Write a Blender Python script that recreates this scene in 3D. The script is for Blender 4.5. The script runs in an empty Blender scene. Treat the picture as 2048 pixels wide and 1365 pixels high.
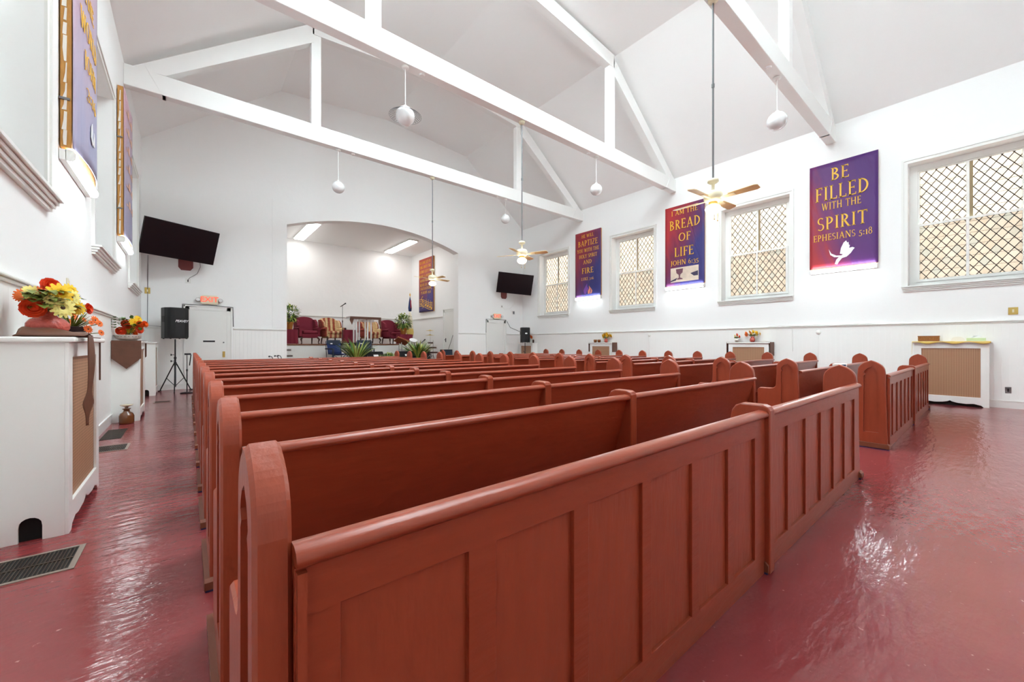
import bpy, math, random
from mathutils import Vector, Matrix
from mathutils.geometry import tessellate_polygon
random.seed(7)
PI = math.pi
SC = bpy.context.scene
COL = SC.collection

# ------------------------------------------------------------------ camera, world, exposure
cam_d = bpy.data.cameras.new('camera')
cam = bpy.data.objects.new('camera', cam_d); COL.objects.link(cam)
cam.location = (0, 0, 1.25); cam.rotation_euler = (PI/2, 0, -0.687)
cam_d.sensor_width = 36; cam_d.lens = 790*36/2048; cam_d.shift_y = 5.7/2048
cam_d.clip_start = 0.05; cam_d.clip_end = 200
SC.camera = cam
SC.view_settings.view_transform = 'Standard'; SC.view_settings.look = 'None'
SC.view_settings.gamma = 1; SC.view_settings.use_curve_mapping = False
SC.view_settings.exposure = 2.12
SC.cycles.max_bounces = 8; SC.cycles.diffuse_bounces = 6; SC.cycles.glossy_bounces = 3; SC.cycles.transparent_max_bounces = 6
SC.cycles.sample_clamp_indirect = 8; SC.cycles.adaptive_threshold = .04; SC.cycles.caustics_reflective = False; SC.cycles.caustics_refractive = False
W = bpy.data.worlds.new('sky'); SC.world = W; W.use_nodes = True
W.node_tree.nodes['Background'].inputs[0].default_value = (0.82, 0.955, 1, 1)
W.node_tree.nodes['Background'].inputs[1].default_value = 4.6
TUBE, PANEL, BULB = 19, 3.2, 4.5          # brightness of the room's lamps

XL, XR, YF, YB = -0.95, 12.3, 14.2, -2.6
XC = (XL+XR)/2
EAVE = 6.65

# ------------------------------------------------------------------ helpers
def rgb(r, g, b):
    f = lambda c: (c/255/12.92 if c/255 <= .04045 else ((c/255+.055)/1.055)**2.4)
    return (f(r), f(g), f(b), 1)

def mat(name, col, rough=.5, metal=0, bump=0, bscale=20, emit=0, spec=.5, var=0, coat=0, trans=0, bstretch=None):
    m = bpy.data.materials.new(name); m.use_nodes = True
    n = m.node_tree.nodes; l = m.node_tree.links; p = n['Principled BSDF']
    p.inputs['Base Color'].default_value = col; p.inputs['Roughness'].default_value = rough
    p.inputs['Metallic'].default_value = metal; p.inputs['Specular IOR Level'].default_value = spec
    p.inputs['Coat Weight'].default_value = coat; p.inputs['Transmission Weight'].default_value = trans
    if emit:
        p.inputs['Emission Color'].default_value = col; p.inputs['Emission Strength'].default_value = emit
    if bump or var:
        tc = n.new('ShaderNodeTexCoord'); mp = n.new('ShaderNodeMapping')
        l.new(tc.outputs['Object'], mp.inputs[0])
        if bstretch: mp.inputs['Scale'].default_value = bstretch
        nz = n.new('ShaderNodeTexNoise'); nz.inputs['Scale'].default_value = bscale
        nz.inputs['Detail'].default_value = 6
        l.new(mp.outputs[0], nz.inputs['Vector'])
        if bump:
            b = n.new('ShaderNodeBump'); b.inputs['Strength'].default_value = bump; b.inputs['Distance'].default_value = .02
            l.new(nz.outputs['Fac'], b.inputs['Height']); l.new(b.outputs[0], p.inputs['Normal'])
        if var:
            cr = n.new('ShaderNodeMix'); cr.data_type = 'RGBA'
            cr.inputs[6].default_value = tuple(max(0, c*(1-var)) for c in col[:3])+(1,)
            cr.inputs[7].default_value = tuple(min(1, c*(1+var)) for c in col[:3])+(1,)
            l.new(nz.outputs['Fac'], cr.inputs[0]); l.new(cr.outputs[2], p.inputs['Base Color'])
    return m

class MB:
    def __init__(s): s.v = []; s.f = []; s.mi = []; s.sm = []
    def add(s, vs, fs, mi=0, sm=False):
        o = len(s.v); s.v += [tuple(p) for p in vs]
        for f in fs: s.f.append([i+o for i in f]); s.mi.append(mi); s.sm.append(sm)
        return s
    def box(s, x0, x1, y0, y1, z0, z1, mi=0, M=None):
        vs = [Vector((x, y, z)) for z in (z0, z1) for y in (y0, y1) for x in (x0, x1)]
        if M is not None: vs = [M @ p for p in vs]
        return s.add(vs, [(0,2,3,1), (4,5,7,6), (0,1,5,4), (2,6,7,3), (0,4,6,2), (1,3,7,5)], mi)
    def cyl(s, p, q, r0, r1=None, n=12, mi=0, sm=True):
        r1 = r0 if r1 is None else r1
        p, q = Vector(p), Vector(q); d = (q-p).normalized()
        a = d.orthogonal().normalized(); b = d.cross(a)
        vs = []
        for c, r in ((p, r0), (q, r1)):
            for k in range(n):
                t = 2*PI*k/n; vs.append(c+(a*math.cos(t)+b*math.sin(t))*r)
        s.add(vs, [(k, (k+1) % n, n+(k+1) % n, n+k) for k in range(n)], mi, sm)
        return s.add(vs, [tuple(range(n-1, -1, -1)), tuple(range(n, 2*n))], mi)
    def tube(s, pts, r, n=8, mi=0, closed=False):
        pts = [Vector(p) for p in pts]; m = len(pts); vs = []
        a = None
        for i, p in enumerate(pts):
            t = (pts[(i+1) % m if closed else min(i+1, m-1)]-pts[(i-1) % m if closed else max(i-1, 0)]).normalized()
            a = t.orthogonal().normalized() if a is None else (a-t*a.dot(t)).normalized()
            b = t.cross(a); rr = r[i] if isinstance(r, (list, tuple)) else r
            for k in range(n):
                an = 2*PI*k/n; vs.append(p+(a*math.cos(an)+b*math.sin(an))*rr)
        fs = [(i*n+k, i*n+(k+1) % n, ((i+1) % m)*n+(k+1) % n, ((i+1) % m)*n+k) for i in range(m if closed else m-1) for k in range(n)]
        if not closed: fs += [tuple(range(n-1, -1, -1)), tuple(range((m-1)*n, m*n))]
        return s.add(vs, fs, mi, True)
    def lathe(s, prof, c=(0,0,0), n=24, mi=0, M=None, sm=True):
        vs = []
        for r, z in prof:
            for k in range(n):
                t = 2*PI*k/n; p = Vector((r*math.cos(t), r*math.sin(t), z))
                if M is not None: p = M @ p
                vs.append(p+Vector(c))
        m = len(prof)
        fs = [(i*n+k, i*n+(k+1) % n, (i+1)*n+(k+1) % n, (i+1)*n+k) for i in range(m-1) for k in range(n)]
        return s.add(vs, fs, mi, sm)
    def ball(s, c, rx, ry=None, rz=None, n=16, m=10, mi=0, M=None):
        ry = rx if ry is None else ry; rz = rx if rz is None else rz
        vs = []
        for i in range(m+1):
            t = PI*i/m
            for k in range(n):
                a = 2*PI*k/n; p = Vector((rx*math.sin(t)*math.cos(a), ry*math.sin(t)*math.sin(a), -rz*math.cos(t)))
                if M is not None: p = M @ p
                vs.append(p+Vector(c))
        return s.add(vs, [(i*n+k, i*n+(k+1) % n, (i+1)*n+(k+1) % n, (i+1)*n+k) for i in range(m) for k in range(n)], mi, True)
    def prism(s, poly, ax, a, b, holes=(), mi=0):
        loops = [list(poly)]+[list(h) for h in holes]
        tri = tessellate_polygon([[Vector((p[0], p[1], 0)) for p in lp] for lp in loops])
        flat = [p for lp in loops for p in lp]; N = len(flat)
        P = {'x': lambda p, c: (c, p[0], p[1]), 'y': lambda p, c: (p[0], c, p[1]), 'z': lambda p, c: (p[0], p[1], c)}[ax]
        vs = [P(p, a) for p in flat]+[P(p, b) for p in flat]
        fs = [tuple(t) for t in tri]+[tuple(i+N for i in reversed(t)) for t in tri]
        o = 0
        for lp in loops:
            n = len(lp)
            fs += [(o+k, o+(k+1) % n, N+o+(k+1) % n, N+o+k) for k in range(n)]
            o += n
        return s.add(vs, fs, mi)
    def sheet(s, fn, nu, nv, mi=0, sm=True, thick=0):
        vs = [Vector(fn(i/nu, j/nv)) for j in range(nv+1) for i in range(nu+1)]
        fs = [(j*(nu+1)+i, j*(nu+1)+i+1, (j+1)*(nu+1)+i+1, (j+1)*(nu+1)+i) for j in range(nv) for i in range(nu)]
        return s.add(vs, fs, mi, sm)
    def build(s, name, mats, parent=None, loc=None, bevel=0, solid=0, seg=2):
        me = bpy.data.meshes.new(name); me.from_pydata(s.v, [], s.f)
        for m in (mats if isinstance(mats, (list, tuple)) else [mats]): me.materials.append(m)
        me.polygons.foreach_set('material_index', s.mi); me.polygons.foreach_set('use_smooth', s.sm)
        import bmesh
        bm = bmesh.new(); bm.from_mesh(me); bmesh.ops.recalc_face_normals(bm, faces=bm.faces); bm.to_mesh(me); bm.free()
        o = bpy.data.objects.new(name, me); COL.objects.link(o)
        if parent is not None: o.parent = parent
        if loc is not None: o.location = loc
        if solid:
            md = o.modifiers.new('thickness', 'SOLIDIFY'); md.thickness = solid; md.offset = 0
        if bevel:
            md = o.modifiers.new('bevel', 'BEVEL'); md.width = bevel; md.segments = seg; md.limit_method = 'ANGLE'; md.angle_limit = .7
        return o

def tag(o, label=None, cat=None, group=None, kind=None):
    if label: o['label'] = label
    if cat: o['category'] = cat
    if group: o['group'] = group
    if kind: o['kind'] = kind
    return o
def thing(name, label, cat, loc=(0,0,0), rz=0, group=None):
    o = bpy.data.objects.new(name, None); COL.objects.link(o); o.empty_display_size = .2
    o.location = loc; o.rotation_euler = (0, 0, rz)
    return tag(o, label, cat, group)
def struct(name, loc=(0,0,0), rz=0):
    o = bpy.data.objects.new(name, None); COL.objects.link(o); o.location = loc; o.rotation_euler = (0, 0, rz)
    o['kind'] = 'structure'; return o
def dup(root, loc, label=None, rz=None):
    r = root.copy(); COL.objects.link(r); r.location = loc
    if rz is not None: r.rotation_euler = (0, 0, rz)
    if label: r['label'] = label
    for ch in list(root.children):
        c = ch.copy(); COL.objects.link(c); c.parent = r
        for g in list(ch.children):
            d = g.copy(); COL.objects.link(d); d.parent = c
    return r
def offset_poly(P, d):
    n = len(P); out = []
    A = sum(P[i][0]*P[(i+1) % n][1]-P[(i+1) % n][0]*P[i][1] for i in range(n)); sg = 1 if A > 0 else -1
    for i in range(n):
        p0, p1, p2 = Vector(P[i-1]), Vector(P[i]), Vector(P[(i+1) % n])
        e0 = (p1-p0).normalized(); e1 = (p2-p1).normalized()
        n0 = Vector((-e0.y, e0.x))*sg; n1 = Vector((-e1.y, e1.x))*sg
        b = (n0+n1); b = b/max(b.length_squared/2, .3)
        out.append(tuple(p1+b*d))
    return out
def arc(cx, cy, rx, ry, a0, a1, n):
    return [(cx+rx*math.cos(math.radians(a0+(a1-a0)*k/n)), cy+ry*math.sin(math.radians(a0+(a1-a0)*k/n))) for k in range(n+1)]

# ------------------------------------------------------------------ materials
M = {}
M['plaster'] = mat('white_plaster', rgb(244, 244, 243), .6, bump=.22, bscale=5)
M['ceiling'] = mat('white_ceiling_plaster', rgb(246, 246, 245), .7, bump=.05, bscale=3)
M['trim'] = mat('white_gloss_trim', rgb(236, 236, 232), .35)
M['beam'] = mat('white_painted_timber', rgb(242, 242, 240), .5, bump=.05, bscale=8)
M['pew'] = mat('red_brown_pew_paint', rgb(146, 62, 38), .30, bump=.12, bscale=7, var=.16, bstretch=(1, 5, 5), spec=.4, coat=.05)
M['pewend'] = mat('red_brown_pew_paint_upright', rgb(150, 66, 42), .30, bump=.12, bscale=7, var=.14, bstretch=(5, 5, 1), spec=.4, coat=.05)
M['plinth'] = mat('worn_brown_plinth', rgb(120, 66, 44), .45, bump=.1, bscale=10)
M['pad'] = mat('blue_floor_pad', rgb(36, 46, 96), .8)
M['black'] = mat('black_plastic', rgb(22, 22, 24), .42)
M['blackmetal'] = mat('black_metal', rgb(24, 24, 26), .35, metal=.3)
M['screen'] = mat('black_tv_screen', rgb(14, 13, 20), .28)
M['chrome'] = mat('chrome', rgb(205, 205, 208), .2, metal=1)
M['brass'] = mat('brass', rgb(196, 168, 96), .3, metal=.8)
M['almond'] = mat('almond_enamel', rgb(226, 218, 190), .35)
M['blade'] = mat('cream_fan_blade', rgb(224, 200, 150), .45)
M['maroon'] = mat('maroon_upholstery', rgb(122, 28, 48), .85, bump=.1, bscale=40)
M['darkwood'] = mat('dark_wood', rgb(58, 30, 20), .4)
M['brownwood'] = mat('brown_wood', rgb(116, 68, 40), .45)
M['runner'] = mat('brown_satin_cloth', rgb(98, 60, 42), .5, bump=.15, bscale=14, var=.25)
M['yellowcloth'] = mat('yellow_cloth', rgb(230, 200, 110), .7)
M['grille'] = None
M['dark'] = mat('dark_void', rgb(16, 12, 10), .9)
M['vent'] = mat('dark_bronze_vent', rgb(66, 52, 38), .4, metal=.4)
M['ventframe'] = mat('worn_grey_vent_frame', rgb(150, 136, 124), .4, metal=.3)
M['gold'] = mat('gold_lettering', rgb(240, 186, 58), .5)
M['goldpale'] = mat('pale_gold_lettering', rgb(228, 180, 150), .5)
M['white'] = mat('white_print', rgb(238, 238, 240), .5)
M['board'] = mat('raw_wood_board', rgb(190, 136, 66), .6, bump=.2, bscale=12, var=.3, bstretch=(4, 4, 1))
M['flake'] = mat('torn_white_paper', rgb(226, 220, 210), .8)
M['tube'] = mat('lit_fluorescent_diffuser', (.86, .97, 1, 1), .4, emit=TUBE)
M['tubeside'] = mat('lit_diffuser_side', (.86, .97, 1, 1), .4, emit=TUBE*.18)
M['panel'] = mat('lit_stage_light_diffuser', (1, 1, .98, 1), .4, emit=PANEL)
M['bulb'] = mat('lit_warm_bulb_glass', (1, .86, .6, 1), .4, emit=BULB)
M['globe'] = mat('white_opal_glass', rgb(222, 222, 222), .12, coat=.5)
M['wire'] = mat('grey_wire', rgb(120, 120, 122), .4, metal=.6)
M['exitred'] = mat('red_exit_letters', rgb(238, 96, 74), .5, emit=.25)
M['lead'] = mat('dark_lead_came', rgb(46, 38, 32), .6)
M['olive_strip'] = mat('olive_brown_strip', rgb(150, 130, 96), .6)
M['terracotta'] = mat('terracotta', rgb(204, 140, 66), .7, bump=.05)
M['orange'] = mat('orange_petals', rgb(240, 110, 32), .6, var=.25, bscale=60)
M['red'] = mat('orange_red_petals', rgb(246, 82, 40), .6, var=.3, bscale=50)
M['yellow'] = mat('yellow_petals', rgb(248, 196, 28), .6, var=.2, bscale=60)
M['cream'] = mat('pale_yellow_petals', rgb(240, 226, 132), .6, var=.15, bscale=60)
M['leaf'] = mat('olive_leaf', rgb(112, 120, 40), .6, var=.45, bscale=30)
M['leafg'] = mat('green_leaf', rgb(74, 116, 44), .55, var=.5, bscale=25)
M['leafl'] = mat('yellow_green_leaf', rgb(166, 180, 84), .55, var=.3, bscale=25)
M['seedeye'] = mat('brown_flower_eye', rgb(70, 44, 24), .8)
M['pinkglass'] = mat('pink_crackle_glass', rgb(206, 96, 84), .15, bump=.5, bscale=45, var=.35)
M['planter'] = mat('dark_purple_planter', rgb(62, 50, 56), .4)
M['porcelain'] = mat('white_porcelain', rgb(238, 234, 226), .3)
M['wicker'] = mat('brown_wicker', rgb(146, 92, 44), .7, bump=.6, bscale=60, var=.4)
M['tissue'] = mat('pale_green_box', rgb(196, 216, 176), .6)
M['navy'] = mat('navy_fabric', rgb(30, 48, 98), .8)
M['slate'] = mat('dark_slate_fabric', rgb(48, 58, 74), .8)
M['pearl'] = mat('white_pearl_drum', rgb(226, 226, 216), .25)
M['amber'] = mat('brown_bottle_glass', rgb(110, 66, 36), .15, coat=.4)
M['jar'] = mat('clear_jar_glass', rgb(200, 186, 160), .12, coat=.4)
M['mahogany'] = mat('mahogany_music_desk', rgb(150, 78, 48), .4)
M['stagefloor'] = mat('stage_carpet', rgb(126, 88, 70), .9)

def m_floor():
    m = bpy.data.materials.new('red_painted_floor'); m.use_nodes = True
    n = m.node_tree.nodes; l = m.node_tree.links; p = n['Principled BSDF']
    tc = n.new('ShaderNodeTexCoord')
    def noise(scale, st, detail=5):
        mp = n.new('ShaderNodeMapping'); mp.inputs['Scale'].default_value = st; l.new(tc.outputs['Object'], mp.inputs[0])
        z = n.new('ShaderNodeTexNoise'); z.inputs['Scale'].default_value = scale; z.inputs['Detail'].default_value = detail
        l.new(mp.outputs[0], z.inputs['Vector']); return z
    a = noise(1.1, (1, 1, 1)); mix = n.new('ShaderNodeMix'); mix.data_type = 'RGBA'
    mix.inputs[6].default_value = rgb(116, 42, 45); mix.inputs[7].default_value = rgb(146, 64, 65)
    l.new(a.outputs['Fac'], mix.inputs[0]); 
    # worn pale specks
    sp = noise(26, (1, 1, 1), 8); cr = n.new('ShaderNodeValToRGB'); cr.color_ramp.elements[0].position = .69; cr.color_ramp.elements[1].position = .76
    l.new(sp.outputs['Fac'], cr.inputs[0]); m2 = n.new('ShaderNodeMix'); m2.data_type = 'RGBA'
    m2.inputs[7].default_value = rgb(186, 120, 118); l.new(mix.outputs[2], m2.inputs[6]); l.new(cr.outputs[0], m2.inputs[0])
    l.new(m2.outputs[2], p.inputs['Base Color'])
    r = n.new('ShaderNodeMapRange'); r.inputs[3].default_value = .08; r.inputs[4].default_value = .26
    l.new(a.outputs['Fac'], r.inputs[0]); l.new(r.outputs[0], p.inputs['Roughness'])
    b1 = noise(5, (1, 3.2, 1), 3); b2 = noise(40, (1, 1, 1), 4)
    ad = n.new('ShaderNodeMath'); ad.operation = 'MULTIPLY_ADD'; ad.inputs[1].default_value = .12
    l.new(b2.outputs['Fac'], ad.inputs[0]); l.new(b1.outputs['Fac'], ad.inputs[2])
    bp = n.new('ShaderNodeBump'); bp.inputs['Strength'].default_value = .35; bp.inputs['Distance'].default_value = .02
    l.new(ad.outputs[0], bp.inputs['Height']); l.new(bp.outputs[0], p.inputs['Normal'])
    p.inputs['Specular IOR Level'].default_value = .6
    return m
M['floor'] = m_floor()

def m_bead():                       # painted tongue-and-groove boarding: grooves in the relief
    m = mat('white_beadboard', rgb(244, 244, 241), .45)
    n = m.node_tree.nodes; l = m.node_tree.links; p = n['Principled BSDF']
    tc = n.new('ShaderNodeTexCoord'); wv = n.new('ShaderNodeTexWave'); wv.bands_direction = 'X'
    wv.inputs['Scale'].default_value = 3.2; wv.wave_profile = 'SAW'
    l.new(tc.outputs['Object'], wv.inputs['Vector'])
    cr = n.new('ShaderNodeValToRGB'); cr.color_ramp.elements[0].position = 0; cr.color_ramp.elements[1].position = .06
    l.new(wv.outputs['Fac'], cr.inputs[0])
    b = n.new('ShaderNodeBump'); b.inputs['Strength'].default_value = .25; b.inputs['Distance'].default_value = .01
    l.new(cr.outputs[0], b.inputs['Height']); l.new(b.outputs[0], p.inputs['Normal'])
    return m
M['bead'] = m_bead()

def m_grille():                     # woven brass-coloured radiator mesh
    m = mat('tan_perforated_grille', rgb(176, 132, 102), .5)
    n = m.node_tree.nodes; l = m.node_tree.links; p = n['Principled BSDF']
    tc = n.new('ShaderNodeTexCoord'); mx = None; outs = []
    for d, s in (('X', 14), ('Z', 14)):
        wv = n.new('ShaderNodeTexWave'); wv.bands_direction = d; wv.inputs['Scale'].default_value = s
        l.new(tc.outputs['Object'], wv.inputs['Vector']); outs.append(wv.outputs['Fac'])
    ma = n.new('ShaderNodeMath'); ma.operation = 'MAXIMUM'; l.new(outs[0], ma.inputs[0])
    mu = n.new('ShaderNodeMath'); mu.operation = 'MULTIPLY'; mu.inputs[1].default_value = .75; l.new(outs[1], mu.inputs[0]); l.new(mu.outputs[0], ma.inputs[1])
    mi = n.new('ShaderNodeMix'); mi.data_type = 'RGBA'; mi.inputs[6].default_value = rgb(104, 66, 46); mi.inputs[7].default_value = rgb(196, 152, 118)
    l.new(ma.outputs[0], mi.inputs[0]); l.new(mi.outputs[2], p.inputs['Base Color'])
    return m
M['grille'] = m_grille()

def m_pane(name, tint, transp):     # old leaded glass: every diamond its own tint, lets daylight through
    m = bpy.data.materials.new(name); m.use_nodes = True
    n = m.node_tree.nodes; l = m.node_tree.links; n.remove(n['Principled BSDF']); out = n['Material Output']
    tc = n.new('ShaderNodeTexCoord'); sx = n.new('ShaderNodeSeparateXYZ'); l.new(tc.outputs['Object'], sx.inputs[0])
    def lin(ax, az, op='FLOOR'):
        a = n.new('ShaderNodeMath'); a.operation = 'MULTIPLY'; a.inputs[1].default_value = ax; l.new(sx.outputs['X'], a.inputs[0])
        b = n.new('ShaderNodeMath'); b.operation = 'MULTIPLY_ADD'; b.inputs[1].default_value = az; l.new(sx.outputs['Z'], b.inputs[0]); l.new(a.outputs[0], b.inputs[2])
        c = n.new('ShaderNodeMath'); c.operation = 'FLOOR'; l.new(b.outputs[0], c.inputs[0]); return c
    u = lin(1/.15, 1/.21); v = lin(-1/.15, 1/.21)
    cb = n.new('ShaderNodeCombineXYZ'); l.new(u.outputs[0], cb.inputs[0]); l.new(v.outputs[0], cb.inputs[1])
    wn = n.new('ShaderNodeTexWhiteNoise'); wn.noise_dimensions = '3D'; l.new(cb.outputs[0], wn.inputs['Vector'])
    cr = n.new('ShaderNodeValToRGB'); e = cr.color_ramp.elements
    e[0].position = 0; e[0].color = tint[0]; e[1].position = 1; e[1].color = tint[1]
    for pos, c in ((.35, tint[2]), (.7, tint[3])):
        x = e.new(pos); x.color = c
    l.new(wn.outputs['Value'], cr.inputs[0])
    # large stains in the old glass
    nz = n.new('ShaderNodeTexNoise'); nz.inputs['Scale'].default_value = 1.3; l.new(tc.outputs['Object'], nz.inputs['Vector'])
    rg = n.new('ShaderNodeMapRange'); rg.inputs[3].default_value = .72; rg.inputs[4].default_value = 1.2; l.new(nz.outputs['Fac'], rg.inputs[0])
    mm = n.new('ShaderNodeMix'); mm.data_type = 'RGBA'; mm.blend_type = 'MULTIPLY'; mm.inputs[0].default_value = 1
    l.new(cr.outputs[0], mm.inputs[6]); l.new(rg.outputs[0], mm.inputs[7])
    tr = n.new('ShaderNodeBsdfTranslucent'); l.new(mm.outputs[2], tr.inputs[0])
    gl = n.new('ShaderNodeBsdfGlossy'); gl.inputs['Roughness'].default_value = .15
    ms = n.new('ShaderNodeMixShader'); ms.inputs[0].default_value = .05; l.new(tr.outputs[0], ms.inputs[1]); l.new(gl.outputs[0], ms.inputs[2])
    tp = n.new('ShaderNodeBsdfTransparent'); tp.inputs[0].default_value = (.9, .9, .86, 1)
    m3 = n.new('ShaderNodeMixShader'); m3.inputs[0].default_value = transp; l.new(ms.outputs[0], m3.inputs[1]); l.new(tp.outputs[0], m3.inputs[2])
    l.new(m3.outputs[0], out.inputs[0])
    return m
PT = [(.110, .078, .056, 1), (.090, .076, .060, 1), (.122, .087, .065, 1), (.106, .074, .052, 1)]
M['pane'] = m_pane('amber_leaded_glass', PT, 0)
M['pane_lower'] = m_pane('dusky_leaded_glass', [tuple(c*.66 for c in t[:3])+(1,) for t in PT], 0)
M['paneclear'] = m_pane('pale_leaded_glass', [(.06, .053, .048, 1)]*4, 0)

def m_banner(name, c0, c1, c2, ang, wob=.5):   # printed fabric: two-colour dye running across the cloth
    m = mat(name, c0, .55); n = m.node_tree.nodes; l = m.node_tree.links; p = n['Principled BSDF']
    tc = n.new('ShaderNodeTexCoord'); sx = n.new('ShaderNodeSeparateXYZ'); l.new(tc.outputs['Generated'], sx.inputs[0])
    nz = n.new('ShaderNodeTexNoise'); nz.inputs['Scale'].default_value = 2.2; l.new(tc.outputs['Generated'], nz.inputs['Vector'])
    a = n.new('ShaderNodeMath'); a.operation = 'MULTIPLY'; a.inputs[1].default_value = ang[0]; l.new(sx.outputs['X'], a.inputs[0])
    b = n.new('ShaderNodeMath'); b.operation = 'MULTIPLY_ADD'; b.inputs[1].default_value = ang[1]; l.new(sx.outputs['Z'], b.inputs[0]); l.new(a.outputs[0], b.inputs[2])
    c = n.new('ShaderNodeMath'); c.operation = 'MULTIPLY_ADD'; c.inputs[1].default_value = wob; l.new(nz.outputs['Fac'], c.inputs[0]); l.new(b.outputs[0], c.inputs[2])
    d = n.new('ShaderNodeMath'); d.operation = 'ADD'; d.inputs[1].default_value = ang[2]; l.new(c.outputs[0], d.inputs[0])
    cr = n.new('ShaderNodeValToRGB'); e = cr.color_ramp.elements; e[0].color = c0; e[1].color = c2; e[0].position = .15; e[1].position = .9
    x = e.new(.5); x.color = c1
    l.new(d.outputs[0], cr.inputs[0]); l.new(cr.outputs[0], p.inputs['Base Color'])
    w = n.new('ShaderNodeTexNoise'); w.inputs['Scale'].default_value = 3; w.inputs['Detail'].default_value = 2; l.new(tc.outputs['Generated'], w.inputs['Vector'])
    bu = n.new('ShaderNodeBump'); bu.inputs['Strength'].default_value = .5; bu.inputs['Distance'].default_value = .05
    l.new(w.outputs['Fac'], bu.inputs['Height']); l.new(bu.outputs[0], p.inputs['Normal'])
    return m

def m_plaid():
    m = mat('striped_plaid_upholstery', rgb(200, 160, 120), .85); n = m.node_tree.nodes; l = m.node_tree.links; p = n['Principled BSDF']
    tc = n.new('ShaderNodeTexCoord'); wv = n.new('ShaderNodeTexWave'); wv.bands_direction = 'X'; wv.inputs['Scale'].default_value = 1.6; wv.inputs['Distortion'].default_value = .4
    l.new(tc.outputs['Object'], wv.inputs['Vector']); cr = n.new('ShaderNodeValToRGB'); cr.color_ramp.interpolation = 'CONSTANT'; e = cr.color_ramp.elements
    e[0].color = rgb(150, 62, 46); e[0].position = 0; e[1].color = rgb(222, 196, 150); e[1].position = .7
    for ps, c in ((.3, rgb(206, 170, 120)), (.5, rgb(150, 110, 76))):
        x = e.new(ps); x.color = c
    l.new(wv.outputs['Fac'], cr.inputs[0])
    nz = n.new('ShaderNodeTexNoise'); nz.inputs['Scale'].default_value = 16; l.new(tc.outputs['Object'], nz.inputs['Vector'])
    mm = n.new('ShaderNodeMix'); mm.data_type = 'RGBA'; mm.blend_type = 'OVERLAY'; mm.inputs[0].default_value = .7
    l.new(cr.outputs[0], mm.inputs[6]); l.new(nz.outputs['Fac'], mm.inputs[7]); l.new(mm.outputs[2], p.inputs['Base Color'])
    return m
M['plaid'] = m_plaid()
def m_acrylic():
    m = mat('clear_acrylic', (.92, .93, .93, 1), .08); n = m.node_tree.nodes; l = m.node_tree.links
    tp = n.new('ShaderNodeBsdfTransparent'); ms = n.new('ShaderNodeMixShader'); ms.inputs[0].default_value = .55
    l.new(tp.outputs[0], ms.inputs[1]); l.new(n['Principled BSDF'].outputs[0], ms.inputs[2]); l.new(ms.outputs[0], n['Material Output'].inputs[0])
    return m
M['acrylic'] = m_acrylic()

# ------------------------------------------------------------------ shell
def s1(name, mb, m, **k):
    o = mb.build(name, m, **k); o['kind'] = 'structure'; return o
s1('floor', MB().box(XL-.4, XR+.4, YB, 19.1, -.12, 0), M['floor'])
WC = [.34+3.94*k for k in (-1, 0, 1, 2, 3)]           # window centres along both long walls
BC = [2.32, 6.255, 10.18]                              # banner centres
def side_wall(name, x, sgn, rz):
    holes = [[(c-.86, 2.52), (c+.86, 2.52), (c+.86, 5.22), (c-.86, 5.22)] for c in WC if c-.9 > YB]
    mb = MB().prism([(YB, 0), (YF+.35, 0), (YF+.35, EAVE+.12), (YB, EAVE+.12)], 'x', x, x+sgn*.42, holes)
    return s1(name, mb, M['plaster'])
side_wall('wall_right', XR, 1, 0); side_wall('wall_left', XL, -1, 0)
ax0, ax1, spr, rise = 2.42, 8.73, 5.03, .56
R_ = ((ax1-ax0)**2/4+rise**2)/(2*rise); acx = (ax0+ax1)/2
def arch_z(x, r=R_): return spr+rise-R_+math.sqrt(max(0, R_*R_-(x-acx)**2))
archpts = [(ax0+(ax1-ax0)*k/40, arch_z(ax0+(ax1-ax0)*k/40)) for k in range(41)]
gable = [(XR, 0), (XR, EAVE+.02), (9.12, 9.2), (XC, 9.52), (2.25, 9.2), (XL, EAVE+.02), (XL, 0)]
s1('wall_front', MB().prism([(ax1, 0)]+gable+[(ax0, 0)]+archpts, 'y', YF, YF+.35), M['plaster'])
s1('wall_back', MB().prism(gable, 'y', YB-.12, YB), M['plaster'])
ceil_in = [(XL, EAVE), (2.25, 9.2), (XC, 9.52), (9.12, 9.2), (XR, EAVE)]
ceil_out = [(p[0]+(.25 if p[0] > XC+1 else -.25 if p[0] < XC-1 else 0), p[1]+.2) for p in ceil_in]
cm = MB()
cm.prism([ceil_in[3], ceil_in[4], ceil_out[4], ceil_out[3]], 'y', YB, YF+.35)
zup = lambda x: 9.52-abs(x-XC)*.32/3.435
zlo = lambda x: 9.2+(x-2.25)*(9.2-EAVE)/3.2
FILL_OPENINGS = [(XL, 2.25, zlo, [(.9, 1.9, 7.0, 8.5)]), (2.25, XC, zup, [(2.75, 5.35, .6, 6.3), (2.75, 5.35, 6.9, 7.4)]), (XC, 9.12, zup, [(6.0, 7.4, 1.0, 5.4)])]
wn_ = 9
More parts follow.
